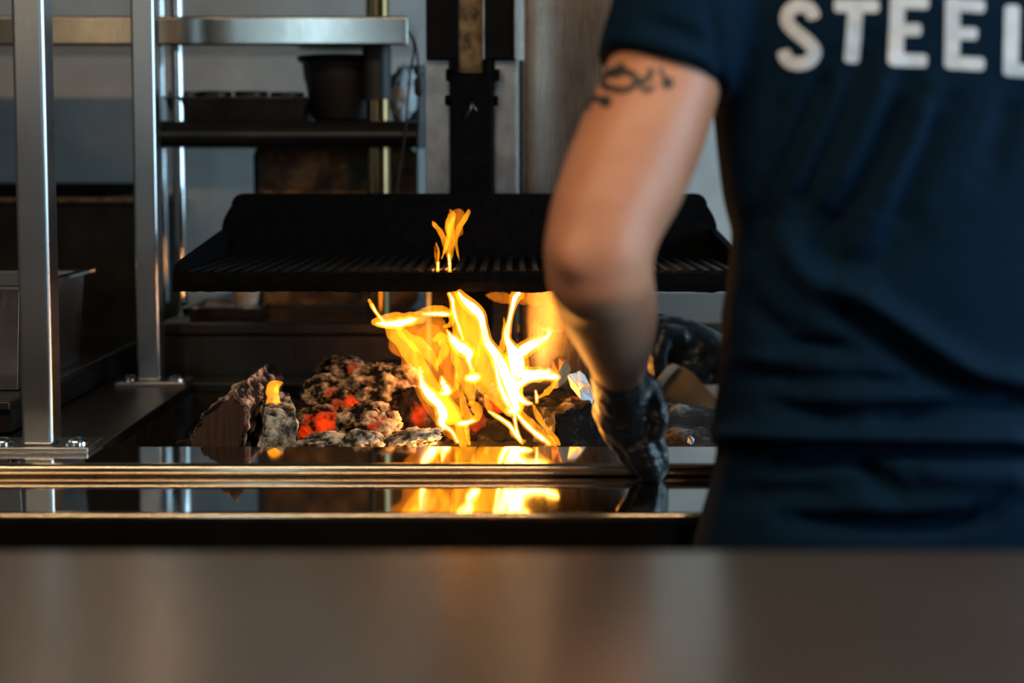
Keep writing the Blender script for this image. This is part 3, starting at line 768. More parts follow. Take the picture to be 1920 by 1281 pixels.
def split_log(name, p0, p1, sec, mat, endmat, label, seed, amp=0.010, roll=0.0):
    """split log: cross-section sec (2D, metres) swept from p0 to p1, rough surface"""
    p0, p1 = Vector(p0), Vector(p1); t_ = (p1 - p0).normalized()
    u = t_.cross(Vector((0, 0, 1))).normalized(); w = u.cross(t_)
    cr, sr = math.cos(roll), math.sin(roll); u, w = u * cr + w * sr, w * cr - u * sr
    # densify the section
    S = []
    for i in range(len(sec)):
        a, b = Vector((*sec[i], 0)), Vector((*sec[(i + 1) % len(sec)], 0)); m_ = max(2, int((b - a).length / 0.0035))
        for k in range(m_): S.append(a.lerp(b, k / m_))
    nl = max(8, int((p1 - p0).length / 0.004)); mb = MB(); rel = []
    for i in range(nl + 1):
        f = i / nl
        for s in S:
            q = p0.lerp(p1, f) + u * s.x + w * s.y
            ax = t_ * (q.dot(t_)) * 0.35
            h = noise.fractal((q - t_ * q.dot(t_) + ax) * 55 + Vector((seed, 0, 0)), 0.9, 2.0, 5)
            d = (u * s.x + w * s.y); d = d.normalized() if d.length > 1e-6 else w
            end = 0.006 * noise.noise(q * 70) if i in (0, nl) else 0
            mb.v.append(q + d * amp * h + t_ * end); rel.append(h)
    n_ = len(S)
    for i in range(nl):
        for k in range(n_):
            mb.f.append((i * n_ + k, i * n_ + (k + 1) % n_, (i + 1) * n_ + (k + 1) % n_, (i + 1) * n_ + k))
    mb.f.append(tuple(range(n_ - 1, -1, -1))); mb.f.append(tuple(range(nl * n_, (nl + 1) * n_)))
    mb.att = {'relief': rel}
    c = (p0 + p1) / 2
    o = thing(name, label, 'firewood', c, GRP)
    obj('charred_wood', mb, mat, o, smooth='auto')
    em = MB()
    ring = [q - t_ * 0.003 for q in mb.v[:n_]]; ce = sum(ring, Vector()) / n_
    em.v = [ce] + [ce + (lambda w_: w_ - t_ * w_.dot(t_))((q - ce) * 0.88) for q in ring]; em.v = [q - t_ * 0.004 for q in em.v]; em.f = [(0, 1 + (k + 1) % n_, 1 + k) for k in range(n_)]
    obj('sawn_end', em, endmat, o)
    return o
# large split log at the left with its raw end towards the viewer
split_log('split_log', at(402, 805, 2.13), at(474, 742, 2.46), [(-0.045, -0.050), (0.044, -0.052), (0.050, 0.036), (0.026, 0.062), (-0.022, 0.018)], 'bark_ash', 'raw_wood', 'large split log with black charred side left of the small flame', 3, 0.007, roll=-0.1)
split_log('split_log', at(523, 812, 2.16), at(514, 770, 2.36), [(-0.030, -0.035), (0.034, -0.035), (0.024, 0.030), (-0.022, 0.034)], 'grey_ash', 'grey_ash', 'short upright block of wood coated in pale grey ash', 8, 0.006)
split_log('kindling_log', at(520, 745, 2.50), at(596, 738, 2.54), [(-0.018, -0.016), (0.018, -0.016), (0.020, 0.010), (0.0, 0.018), (-0.016, 0.012)], 'charred', 'charred', 'thin dark stick lying behind the small flame', 5, 0.005)
split_log('kindling_log', at(514, 768, 2.46), at(600, 764, 2.50), [(-0.018, -0.016), (0.018, -0.016), (0.020, 0.012), (0.0, 0.018), (-0.016, 0.012)], 'charred_glow', 'charred', 'dark banded stick behind the grey ash block', 6, 0.005)
split_log('split_log', at(1090, 812, 2.20), at(1020, 778, 2.42), [(-0.045, -0.04), (0.045, -0.04), (0.050, 0.020), (0.015, 0.045), (-0.040, 0.030)], 'charred', 'charred', 'black burnt log between the flames and the gloved hand', 11, 0.008)
split_log('kindling_log', at(1040, 745, 2.36), at(1100, 770, 2.30), [(-0.022, -0.016), (0.022, -0.016), (0.024, 0.012), (0.0, 0.022), (-0.020, 0.012)], 'charred_glow', 'charred', 'brown smouldering stick lying on the black burnt log', 12, 0.006)

# curled paper flakes above the right-hand log
def flake(outline, Y0, Y1, th, mat, lab, name='paper_flake'):
    n_ = len(outline); pts = [at(x, y, Y0 + (Y1 - Y0) * (0.5 + 0.5 * math.sin(i * 2.3))) for i, (x, y) in enumerate(outline)]
    c = sum(pts, Vector()) / n_; c2 = c + Vector((0, -0.012, 0.003)); d = Vector((0.004, th, 0.002))
    m = MB(); m.v = pts + [c2] + [p + d for p in pts] + [c2 + d]
    for k in range(n_):
        j = (k + 1) % n_
        m.f += [(k, j, n_), (n_ + 1 + j, n_ + 1 + k, 2 * n_ + 1), (k, n_ + 1 + k, n_ + 1 + j, j)]
    return tag(obj(name, m, mat, smooth='auto', loc=c), lab, 'paper')
flake([(1064, 704), (1076, 702), (1090, 728), (1108, 752), (1106, 762), (1088, 748), (1070, 726)], 2.26, 2.29, 0.002, 'paper_white', 'pale bluish curled paper strip above the burnt log')
flake([(1082, 698), (1092, 706), (1102, 726), (1110, 750), (1098, 738), (1086, 716)], 2.30, 2.33, 0.002, 'paper_white', 'second pale paper strip curling behind the first')
flake([(1036, 676), (1046, 670), (1056, 680), (1066, 694), (1060, 716), (1046, 728), (1032, 730), (1034, 704)], 2.30, 2.36, 0.010, 'cardboard', 'yellow lit piece of torn cardboard above the burnt log', 'cardboard_piece')
flake([(1290, 820), (1297, 826), (1296, 834), (1288, 830)], 2.09, 2.10, 0.002, 'paper_white', 'tiny pale paper scrap at the right pit edge', 'paper_scrap')

# ------------------------------------------------------------------ flames
def FX(cx): return 660 + 0.3824 * cx
def FY(cy): return 370 + 0.3824 * cy
def tongue(parent, pts, mat, Y, k=0.62, sway=0.02, seed=0, crop=True, wob=0.42):
    """one tongue of flame: lens-shaped tube along (x, y, width); it sways in depth as it rises"""
    q = smooth_path(pts, 9); n_ = len(q); path = []; rad = []
    for i, (x, y, w) in enumerate(q):
        f = i / (n_ - 1); yy = Y + sway * math.sin(f * 3.4 + seed)
        px, py = (FX(x), FY(y)) if crop else (x, y)
        path.append(at(px, py, yy))
        w_ = w * (0.3824 if crop else 1) * (1 + wob * noise.noise((f * 7, seed * 3.3, 1)))
        rad.append(max(0.0006, (0.40 if mat == 'flame_core' else 0.55) * w_ * yy / FPX))
    # taper both ends to a point unless the tongue starts against something
    if mat == 'flame_core':                 # a hot core burns inside a wider orange envelope
        env = [r_ * 1.55 + 0.0016 for r_ in rad]
        e_ = MB().tube(path, env, 16, True, (Vector((0, 1, 0)), k))
        obj('flame_envelope', e_, 'flame_body', parent, smooth=True)
        rad = [r_ * (0.35 + 0.65 * min(1, 5 * i / (n_ - 1), 5 * (n_ - 1 - i) / (n_ - 1))) for i, r_ in enumerate(rad)]
    m = MB().tube(path, rad, 24, True, (Vector((0, 1, 0)), k))
    return obj('flame_tongue', m, mat, parent, smooth=True)
fire = thing('fire_flames', 'tall yellow flames leaping from the logs beneath the grate', 'flame', at(900, 800, 2.36))
T_, B_, C_ = 'flame_thin', 'flame_body', 'flame_core'
# left sheet
tongue(fire, [(560, 1215, 40), (500, 1120, 120), (440, 1000, 150), (400, 880, 190), (360, 780, 220), (330, 700, 240), (300, 640, 190), (290, 600, 60)], T_, 2.27, 0.5, seed=1)
tongue(fire, [(500, 1100, 60), (420, 960, 60), (340, 840, 60), (270, 740, 70), (200, 660, 60), (160, 620, 20)], B_, 2.25, seed=2)
tongue(fire, [(420, 850, 10), (400, 800, 40), (350, 740, 60), (290, 700, 60), (230, 650, 30)], B_, 2.29, seed=3)
tongue(fire, [(105, 612, 26), (150, 610, 60), (220, 604, 78), (290, 596, 74), (340, 588, 50), (370, 580, 10)], B_, 2.23, seed=4)
tongue(fire, [(120, 618, 16), (170, 622, 34), (230, 618, 44), (290, 604, 34), (320, 596, 6)], C_, 2.22, seed=5)
tongue(fire, [(84, 504, 14), (100, 535, 20), (125, 575, 16), (160, 615, 14)], B_, 2.23, seed=6)
tongue(fire, [(96, 525, 4), (120, 566, 9), (158, 612, 10)], C_, 2.23, seed=6)
# arc at the top of the left sheet
tongue(fire, [(310, 568, 14), (370, 556, 36), (430, 556, 44), (480, 570, 38), (492, 596, 30), (480, 625, 24), (450, 635, 12)], B_, 2.26, seed=7)
tongue(fire, [(350, 572, 8), (420, 572, 20), (480, 574, 14)], C_, 2.25, seed=7)
tongue(fire, [(350, 640, 70), (380, 680, 120), (430, 720, 110), (470, 800, 90), (490, 900, 70), (500, 980, 50)], T_, 2.31, seed=8)
tongue(fire, [(470, 660, 14), (500, 740, 26), (520, 830, 34), (515, 920, 30), (480, 960, 16)], B_, 2.29, seed=9)
tongue(fire, [(400, 700, 20), (440, 690, 50), (460, 740, 50), (430, 800, 24), (415, 830, 8)], B_, 2.30, seed=10)
# bright left rim down to the base
tongue(fire, [(334, 830, 8), (336, 880, 22), (352, 930, 34), (392, 980, 46), (430, 1020, 56), (448, 1070, 50), (440, 1110, 30), (490, 1150, 20), (520, 1205, 14)], C_, 2.22, seed=11)
tongue(fire, [(392, 960, 30), (450, 1010, 90), (480, 1060, 100), (520, 1100, 70), (540, 1160, 50), (545, 1215, 40)], B_, 2.23, seed=12)
tongue(fire, [(440, 880, 6), (450, 920, 36), (470, 955, 30), (430, 965, 14)], C_, 2.25, seed=13)
tongue(fire, [(515, 860, 8), (520, 920, 24), (540, 980, 26), (560, 1060, 40), (600, 1090, 30), (620, 1060, 40), (600, 1020, 40), (570, 1010, 16)], B_, 2.24, seed=14)
tongue(fire, [(520, 1110, 16), (560, 1106, 22), (600, 1095, 14)], C_, 2.22, seed=15)
tongue(fire, [(560, 1110, 26), (566, 1160, 22), (575, 1212, 14)], B_, 2.22, seed=16)
tongue(fire, [(560, 890, 20), (590, 885, 40), (625, 882, 26)], C_, 2.21, seed=17)
# white wedge
tongue(fire, [(464, 650, 5), (490, 690, 28), (520, 725, 50), (552, 748, 54), (575, 765, 36), (572, 800, 24), (590, 850, 6)], C_, 2.23, seed=18)
tongue(fire, [(490, 700, 30), (530, 800, 70), (560, 880, 80), (580, 960, 50), (590, 1010, 20)], B_, 2.27, seed=19)
# main diagonal tongue
tongue(fire, [(482, 468, 36), (505, 500, 62), (540, 570, 110), (580, 670, 140), (620, 770, 150), (670, 880, 130), (730, 980, 100), (780, 1050, 50), (800, 1090, 20)], B_, 2.26, 0.45, seed=20)
tongue(fire, [(500, 470, 36), (535, 545, 90), (590, 650, 120), (650, 780, 130), (720, 900, 110), (780, 1010, 60)], T_, 2.29, 0.5, seed=21)
tongue(fire, [(522, 468, 22), (548, 502, 36), (590, 540, 44), (628, 580, 48), (645, 640, 36), (662, 710, 40), (705, 770, 54), (745, 850, 52), (775, 930, 52), (800, 1000, 60), (810, 1050, 40)], C_, 2.22, seed=22)
tongue(fire, [(476, 470, 10), (492, 505, 14), (500, 560, 12), (525, 640, 12), (545, 700, 8)], C_, 2.24, seed=23)
tongue(fire, [(630, 700, 8), (615, 780, 20), (600, 850, 14)], B_, 2.22, seed=24)
tongue(fire, [(700, 800, 20), (720, 900, 24), (750, 980, 24), (790, 1040, 20)], C_, 2.20, seed=25)
# right branch
tongue(fire, [(822, 470, 46), (800, 490, 34), (786, 540, 24), (772, 600, 22), (760, 650, 26), (758, 690, 34), (775, 730, 52), (800, 780, 90), (810, 840, 90), (800, 900, 70), (795, 980, 50), (800, 1050, 40)], C_, 2.25, 0.5, seed=26)
tongue(fire, [(745, 590, 6), (748, 660, 20), (735, 730, 30), (720, 780, 30)], B_, 2.25, seed=27)
tongue(fire, [(790, 800, 60), (830, 760, 56), (870, 730, 50), (920, 705, 36), (955, 685, 24), (968, 660, 16), (960, 645, 6)], C_, 2.24, seed=28)
tongue(fire, [(958, 648, 6), (980, 654, 10), (1010, 656, 9), (1035, 652, 3)], T_, 2.24, seed=29)
tongue(fire, [(920, 640, 4), (945, 650, 12), (965, 660, 12)], B_, 2.24, seed=30)
tongue(fire, [(810, 860, 60), (860, 870, 60), (920, 868, 54), (960, 860, 34), (965, 845, 10)], C_, 2.23, seed=31)
tongue(fire, [(805, 960, 30), (820, 920, 30), (870, 890, 30), (940, 882, 26), (1000, 880, 26), (1015, 884, 8)], C_, 2.21, seed=32)
tongue(fire, [(800, 930, 34), (815, 975, 34), (850, 1005, 22), (885, 1012, 6)], C_, 2.21, seed=33)
tongue(fire, [(1010, 890, 14), (985, 925, 24), (950, 960, 24), (910, 985, 8)], B_, 2.21, seed=34)
tongue(fire, [(900, 950, 4), (905, 975, 10), (906, 1005, 8)], C_, 2.19, seed=35)
tongue(fire, [(780, 470, 30), (840, 490, 70), (900, 500, 60), (930, 520, 10)], T_, 2.31, 0.5, seed=36)
tongue(fire, [(660, 480, 10), (720, 490, 50), (780, 500, 40)], T_, 2.34, 0.5, seed=37)
tongue(fire, [(770, 790, 90), (800, 850, 130), (800, 930, 110), (790, 1010, 60)], B_, 2.27, 0.4, seed=38)
# streaks at the right-hand base
tongue(fire, [(655, 970, 14), (668, 1020, 26), (690, 1060, 24), (740, 1095, 22), (780, 1130, 26), (800, 1170, 30), (845, 1205, 24)], B_, 2.19, seed=39)
tongue(fire, [(670, 1050, 6), (720, 1080, 12), (770, 1115, 14), (800, 1160, 14), (830, 1200, 10)], C_, 2.18, seed=40)
tongue(fire, [(770, 1050, 30), (800, 1045, 34), (820, 1030, 20)], C_, 2.19, seed=41)
tongue(fire, [(796, 1050, 10), (800, 1100, 12), (810, 1150, 10), (830, 1190, 6)], C_, 2.18, seed=42)
tongue(fire, [(800, 1050, 14), (840, 1100, 20), (890, 1150, 22), (950, 1195, 20), (970, 1215, 10)], C_, 2.16, seed=43)
tongue(fire, [(820, 1050, 20), (880, 1110, 40), (950, 1180, 40), (1000, 1215, 20)], B_, 2.18, seed=44)
tongue(fire, [(890, 1020, 10), (910, 1070, 26), (950, 1130, 24), (1000, 1190, 24), (1018, 1214, 10)], B_, 2.16, seed=45)
# added unseen point lamps low in the pit, to warm the coals with firelight
def pit_fill_light(name, p, power, rad):
    l = bpy.data.lights.new(name, 'POINT'); l.energy = power; l.color = (1.0, 0.40, 0.085); l.shadow_soft_size = rad
    o = bpy.data.objects.new(name, l); COL.objects.link(o); o.parent = fire
    o.location = Vector(p) - fire.location
pit_fill_light('coal_fill', (at(800, 800, 2.10).x, 2.10, 0.862), 1.5, 0.03)
pit_fill_light('flame_foot_fill', (at(940, 800, 2.24).x, 2.24, 0.872), 1.6, 0.03)
# small flames
up = thing('grate_flame', 'small orange flame licking up through the grate bars', 'flame', at(840, 505, 2.30))
tongue(up, [(420, 358, 12), (422, 310, 10), (424, 265, 11), (412, 225, 5)], B_, 2.29, seed=50)
tongue(up, [(421, 358, 8), (422, 320, 5)], C_, 2.285, seed=50)
tongue(up, [(479, 362, 15), (478, 320, 14), (470, 270, 24), (455, 215, 28), (430, 165, 24), (405, 135, 18), (395, 118, 5)], B_, 2.30, seed=51)
tongue(up, [(479, 360, 9), (478, 320, 7), (474, 280, 4)], C_, 2.29, seed=51)
tongue(up, [(480, 310, 11), (490, 250, 24), (485, 190, 31), (480, 130, 36), (490, 85, 31), (480, 60, 5)], B_, 2.31, seed=52)
tongue(up, [(527, 312, 3), (515, 260, 12), (508, 205, 20), (525, 150, 24), (550, 110, 25), (570, 75, 21), (572, 60, 5)], B_, 2.30, seed=53)
tongue(up, [(470, 270, 20), (490, 190, 60), (510, 130, 80), (520, 90, 60), (530, 60, 10)], T_, 2.33, seed=54)
tongue(up, [(415, 340, 6), (410, 290, 10), (406, 240, 6)], T_, 2.31, seed=55)
tongue(up, [(440, 300, 7), (465, 230, 18), (480, 150, 21), (500, 100, 14)], B_, 2.28, seed=56)
sf = thing('small_flame', 'small orange flame beside the large split log', 'flame', at(512, 768, 2.28))
tongue(sf, [(500, 771, 6), (508, 768, 24), (512, 750, 22), (510, 735, 22), (514, 724, 20), (528, 718, 6)], B_, 2.26, seed=60, crop=False)
tongue(sf, [(504, 770, 6), (516, 766, 12), (519, 745, 9), (518, 728, 7), (522, 720, 3)], B_, 2.25, seed=61, crop=False)

# ------------------------------------------------------------------ the cook
def remesh(mb, voxel, smooth_it=6, fac=0.5):
    me = bpy.data.meshes.new('tmp'); me.from_pydata([tuple(v) for v in mb.v], [], mb.f)
    o = bpy.data.objects.new('tmp', me); COL.objects.link(o)
    md = o.modifiers.new('r', 'REMESH'); md.mode = 'VOXEL'; md.voxel_size = voxel
    if smooth_it:
        s = o.modifiers.new('s', 'SMOOTH'); s.iterations = smooth_it; s.factor = fac
    dg = bpy.context.evaluated_depsgraph_get(); dg.update()
    ev = o.evaluated_get(dg); m2 = ev.to_mesh()
    r = MB(); r.v = [v.co.copy() for v in m2.vertices]; r.f = [tuple(p.vertices) for p in m2.polygons]
    ev.to_mesh_clear(); bpy.data.objects.remove(o, do_unlink=True); bpy.data.meshes.remove(me)
    return r
def normals(mb):
    nn = [Vector() for _ in mb.v]
    for f in mb.f:
        n_ = (mb.v[f[1]] - mb.v[f[0]]).cross(mb.v[f[2]] - mb.v[f[0]])
        for i in f: nn[i] += n_
    return [n_.normalized() if n_.length > 1e-12 else Vector((0, 0, 1)) for n_ in nn]
def ring(c, a, b, n=48, e=2.4, ux=Vector((1, 0, 0)), uy=Vector((0, 1, 0))):
    out = []
    for k in range(n):
        t_ = 2 * math.pi * k / n; cs, sn = math.cos(t_), math.sin(t_)
        x = math.copysign(abs(cs) ** (2 / e), cs); y = math.copysign(abs(sn) ** (2 / e), sn)
        out.append(Vector(c) + ux * a * x + uy * b * y)
    return out
PCX, PCY = 0.445, 1.61                       # middle of the trunk
sil = [(1180, 1300, .0), (1100, 1300, .0), (1020, 1306, .0), (960, 1322, .0), (900, 1342, .0), (850, 1347, .0), (820, 1338, .0), (760, 1346, .0), (700, 1352, .0), (600, 1360, .0), (500, 1372, .0), (440, 1377, .0), (380, 1364, .0), (300, 1352, .0), (200, 1346, .0), (100, 1336, .0), (20, 1330, .0)]
rows = []
for py, px, _ in sil:
    p = at(px, py, PCY); rows.append((p.z, PCX - p.x))
# trunk of the body (under the shirt)
body = MB()
S_L = at(1306, -34, 1.60); E_L = at(1118, 478, 1.49)
def trunk(mb, grow, b0, b1):
    rr = []
    for i, (z, a) in enumerate(rows):
        f = i / (len(rows) - 1)
        rr.append(ring((PCX, PCY + 0.02 * f, z), a + grow, b0 + (b1 - b0) * f, e=2.5))
    zt_ = rows[-1][0]
    for dz, ka, kb in ((0.03, 1.0, 0.98), (0.06, 0.97, 0.9), (0.085, 0.80, 0.76), (0.105, 0.52, 0.6), (0.125, 0.36, 0.5)):
        rr.append(ring((PCX, PCY + 0.025, zt_ + dz), (rows[-1][1] + grow) * ka, (b1) * kb, e=2.2))
    return mb.loft(rr), zt_ + 0.125
_, ztr = trunk(body, -0.034, 0.072, 0.078)
body.chain([(Vector((PCX, PCY + 0.02, ztr - 0.05)), 0.062), (Vector((PCX, PCY + 0.045, ztr + 0.06)), 0.058), (Vector((PCX, PCY + 0.06, ztr + 0.09)), 0.06)])
hd = Vector((PCX - 0.01, PCY + 0.085, ztr + 0.175))
body.ball(hd, (0.077, 0.098, 0.118), 24, 18); body.ball(hd + Vector((0, 0.035, -0.055)), (0.055, 0.06, 0.062), 18, 12)
body.chain([(hd + Vector((0, 0.095, 0.012)), 0.010), (hd + Vector((0, 0.112, -0.022)), 0.014)])
for sx_ in (-1, 1):
    body.ball(hd + Vector((sx_ * 0.078, -0.005, -0.01)), (0.010, 0.022, 0.032), 12, 8)
    body.ball(hd + Vector((sx_ * 0.030, 0.082, 0.0)), 0.014)
body.ball(hd + Vector((0, 0.090, -0.060)), (0.024, 0.012, 0.008))
# left arm (seen from behind): shoulder, elbow towards the viewer, forearm reaching forward to the ledge
armL = [(S_L, 0.066), (at(1262, 90, 1.575), 0.066), (at(1238, 165, 1.56), 0.0655), (at(1205, 250, 1.545), 0.0685), (at(1172, 330, 1.53), 0.068), (at(1136, 410, 1.51), 0.062), (at(1122, 470, 1.50), 0.0595), (at(1124, 510, 1.505), 0.058)]
armL[0] = (S_L, 0.056); armL[1] = (armL[1][0], 0.061)
body.chain(armL, 0.25, 20, 14)
foreL = [(at(1124, 505, 1.51), 0.0575), (at(1134, 550, 1.57), 0.0575), (at(1147, 595, 1.63), 0.054), (at(1156, 640, 1.69), 0.046), (at(1160, 672, 1.74), 0.038), (at(1161, 698, 1.785), 0.033), (at(1166, 730, 1.82), 0.032)]
body.chain(foreL, 0.25, 20, 14)
body.ball(at(1084, 484, 1.467), 0.027)
# right arm, mostly hidden by the trunk
S_R = Vector((PCX + 0.225, 1.62, S_L.z - 0.01)); E_R = Vector((PCX + 0.225, 1.74, 1.20)); W_R = at(1402, 712, 1.87)
body.chain([(S_R, 0.066), (S_R.lerp(E_R, 0.5), 0.062), (E_R, 0.05)], 0.25, 18, 12)
body.chain([(E_R, 0.05), (E_R.lerp(W_R, 0.4), 0.050), (W_R, 0.031)], 0.25, 18, 12)
# legs and pelvis
zhip = rows[0][0]
body.loft([ring((PCX, PCY, zhip + 0.02), 0.185, 0.11), ring((PCX, PCY, zhip - 0.06), 0.18, 0.112), ring((PCX, PCY, zhip - 0.12), 0.15, 0.10)])
for sx_, fy in ((-1, 0.03), (1, -0.05)):
    body.chain([(Vector((PCX + sx_ * 0.095, PCY, zhip - 0.06)), 0.088), (Vector((PCX + sx_ * 0.11, PCY + 0.01, 0.50)), 0.062), (Vector((PCX + sx_ * 0.115, PCY, 0.36)), 0.060), (Vector((PCX + sx_ * 0.12, PCY - 0.02, 0.09)), 0.040)])
    body.chain([(Vector((PCX + sx_ * 0.12, PCY - 0.03, 0.05)), 0.04), (Vector((PCX + sx_ * 0.135, PCY + 0.11, 0.04)), 0.034)])
bodym = remesh(body, 0.0075, 8, 0.5)
ORG = (PCX, PCY, 0.0)
person = obj('person', bodym, 'skin', smooth=True, loc=ORG)
tag(person, 'person in navy shirt and black gloves leaning over the fire, seen from behind', 'person')
body_bvh = BVHTree.FromPolygons(bodym.v, bodym.f)

# shirt
sh = MB()
trunk(sh, 0.0, 0.122, 0.118)
axis = (at(1240, 160, 1.56) - S_L).normalized()
def arm_rings(pts):
    out = []
    for c, r, sk in pts:
        u = Vector((0, 1, 0)) - axis * axis.y; u.normalize(); w = axis.cross(u)
        out.append(ring(c, r, r * 0.97, 40, 2.1, w, u))
    return out
sl_end = at(1243, 146, 1.562)
sh.loft(arm_rings([(S_L + axis * -0.04, 0.058, 0), (S_L + axis * 0.0, 0.078, 0), (S_L.lerp(sl_end, 0.35), 0.081, 0), (S_L.lerp(sl_end, 0.7), 0.080, 0), (sl_end, 0.0765, 0)]))
S2 = S_R; ax2 = (E_R - S_R).normalized()
def arm_rings2(pts):
    out = []
    u = (Vector((0, 1, 0)) - ax2 * ax2.y).normalized(); w = ax2.cross(u)
    for c, r in pts: out.append(ring(c, r, r, 40, 2.1, w, u))
    return out
sh.loft(arm_rings2([(S2 - ax2 * 0.04, 0.06), (S2, 0.08), (S2 + ax2 * 0.10, 0.08), (S2 + ax2 * 0.17, 0.077)]))
shm = remesh(sh, 0.0055, 10, 0.5)
# folds of the cloth: (points in photo rows/columns on the back, depth in metres, width in pixels)
FOLDS = [
    ([(1560, 120), (1500, 250), (1445, 360), (1410, 450)], -0.0085, 26), ([(1592, 130), (1535, 260), (1480, 380)], 0.006, 22),
    ([(1627, 80), (1585, 195), (1530, 320), (1490, 410)], -0.0075, 22), ([(1665, 130), (1622, 250), (1565, 370)], 0.006, 22),
    ([(1705, 165), (1655, 275), (1590, 390), (1540, 470)], -0.0095, 26), ([(1740, 170), (1700, 290), (1640, 400)], 0.006, 24),
    ([(1775, 200), (1720, 330), (1680, 430)], -0.007, 24), ([(1900, 170), (1880, 260), (1850, 330)], -0.005, 26), ([(1470, 160), (1440, 250), (1410, 330)], -0.004, 24),
    ([(1473, 440), (1500, 500), (1560, 545), (1620, 540)], 0.006, 26), ([(1530, 430), (1580, 500), (1650, 490), (1700, 440)], -0.007, 34),
    ([(1560, 568), (1610, 600), (1656, 632), (1758, 702), (1850, 742), (1930, 750)], -0.014, 20), ([(1590, 552), (1660, 590), (1740, 645), (1830, 700), (1930, 715)], 0.010, 26),
    ([(1460, 648), (1530, 648), (1600, 658)], -0.008, 15), ([(1500, 676), (1600, 690), (1690, 712)], 0.005, 20), ([(1600, 700), (1660, 714), (1720, 722)], -0.006, 14),
    ([(1660, 782), (1760, 772), (1850, 758), (1930, 752)], -0.010, 17), ([(1450, 760), (1520, 775), (1590, 790)], -0.006, 15), ([(1500, 740), (1620, 745), (1750, 740)], 0.006, 20),
    ([(1340, 818), (1430, 815), (1560, 818), (1700, 818), (1930, 822)], 0.011, 17), ([(1335, 844), (1430, 842), (1560, 842), (1700, 846), (1930, 850)], -0.019, 11),
    ([(1400, 868), (1500, 872), (1590, 862), (1640, 890), (1680, 925)], -0.009, 18), ([(1700, 880), (1800, 890), (1930, 890)], 0.008, 30),
    ([(1470, 975), (1600, 985), (1760, 985), (1850, 965)], -0.009, 18), ([(1380, 930), (1480, 925), (1580, 930)], -0.006, 22), ([(1560, 945), (1700, 950), (1830, 940)], 0.006, 22),
    ([(1400, 560), (1450, 610), (1500, 625)], -0.005, 20), ([(1390, 700), (1450, 705), (1520, 725)], -0.006, 18), ([(1390, 670), (1460, 678)], 0.005, 16),
    ([(1330, 10), (1345, 60), (1352, 130), (1356, 190)], -0.004, 14), ([(1210, 40), (1270, 55), (1320, 80)], -0.005, 14), ([(1180, 80), (1240, 88), (1310, 110)], 0.004, 12)]
def seg_dist(p, a, b):
    ax_, ay = b[0] - a[0], b[1] - a[1]; L2 = ax_ * ax_ + ay * ay
    t_ = max(0, min(1, ((p[0] - a[0]) * ax_ + (p[1] - a[1]) * ay) / L2))
    return math.hypot(p[0] - a[0] - ax_ * t_, p[1] - a[1] - ay * t_)
FB = []
for pts, amp, wd in FOLDS:
    q = smooth_path(pts, 4)
    FB.append((q, amp, wd, min(a for a, _ in q) - 3 * wd, max(a for a, _ in q) + 3 * wd, min(b for _, b in q) - 3 * wd, max(b for _, b in q) + 3 * wd))
nn = normals(shm); newv = []
for v, n_ in zip(shm.v, nn):
    p = pr(v); d = 0.0
    back = max(0.0, min(1.0, (-n_.y + 0.25) * 1.6))
    if back > 0 and 1100 < p[0] < 2300:
        for q, amp, wd, x0, x1, y0, y1 in FB:
            if x0 < p[0] < x1 and y0 < p[1] < y1:
                dm = min(seg_dist(p, a, b) for a, b in zip(q, q[1:]))
                # fade at both ends of the crease
                e0 = math.hypot(p[0] - q[0][0], p[1] - q[0][1]); e1 = math.hypot(p[0] - q[-1][0], p[1] - q[-1][1])
                d += amp * math.exp(-(dm / wd) ** 2) * min(1, 0.35 + e0 / 60) * min(1, 0.35 + e1 / 60)
    d = max(-0.019, d * back * 1.9) + 0.0022 * noise.fractal(v * 11, 1.0, 2.0, 3)
    newv.append(v + n_ * d)
shm.v = newv
# open the hem and the sleeve ends a little by pulling their caps inwards
shirt = obj('shirt', shm, 'navy_cotton', person, smooth=True)
shirt['label'] = 'navy cotton work shirt'
shirt_bvh = BVHTree.FromPolygons(shm.v, shm.f)

def decal(strokes, bvh, lift, across=5, step=3.0):
    """printed or inked strokes laid onto a surface: (points, width) in photo pixels"""
    mb = MB()
    for pts, wd in strokes:
        q = [Vector((a, b)) for a, b in pts]; d = []
        for a, b in zip(q, q[1:]):
            k = max(1, int((b - a).length / step)); d += [a.lerp(b, i / k) for i in range(k)]
        d.append(q[-1]); rows_ = []
        # rounded ends
        def widths(i):
            s0 = (d[i] - d[0]).length; s1 = (d[i] - d[-1]).length; r = wd / 2; m_ = min(s0, s1)
            return r if m_ >= r * 0.5 else r * (0.55 + 0.45 * math.sqrt(max(0, 1 - (1 - m_ / (r * 0.5)) ** 2)))
        for i, p in enumerate(d):
            t_ = (d[min(i + 1, len(d) - 1)] - d[max(i - 1, 0)])
            if t_.length < 1e-6: t_ = Vector((0, 1))
            t_.normalize(); s = Vector((-t_.y, t_.x)); row = []
            for j in range(across):
                w_ = widths(i) * (2 * j / (across - 1) - 1)
                dr = ray(p.x + s.x * w_, p.y + s.y * w_).normalized()
                h = bvh.ray_cast(CAM, dr)
                row.append(None if h[0] is None else h[0] + h[1] * (lift if h[1].dot(dr) < 0 else -lift))
            rows_.append(row)
        idx = []
        for row in rows_:
            r_ = []
            for p in row:
                if p is None: r_.append(None)
                else: mb.v.append(p); r_.append(len(mb.v) - 1)
            idx.append(r_)
        for r0, r1 in zip(idx, idx[1:]):
            for j in range(across - 1):
                f = (r0[j], r0[j + 1], r1[j + 1], r1[j])
                if None not in f and max((mb.v[f[a]] - mb.v[f[b]]).length for a, b in ((0, 2), (1, 3))) < 0.03: mb.f.append(f)
    return mb
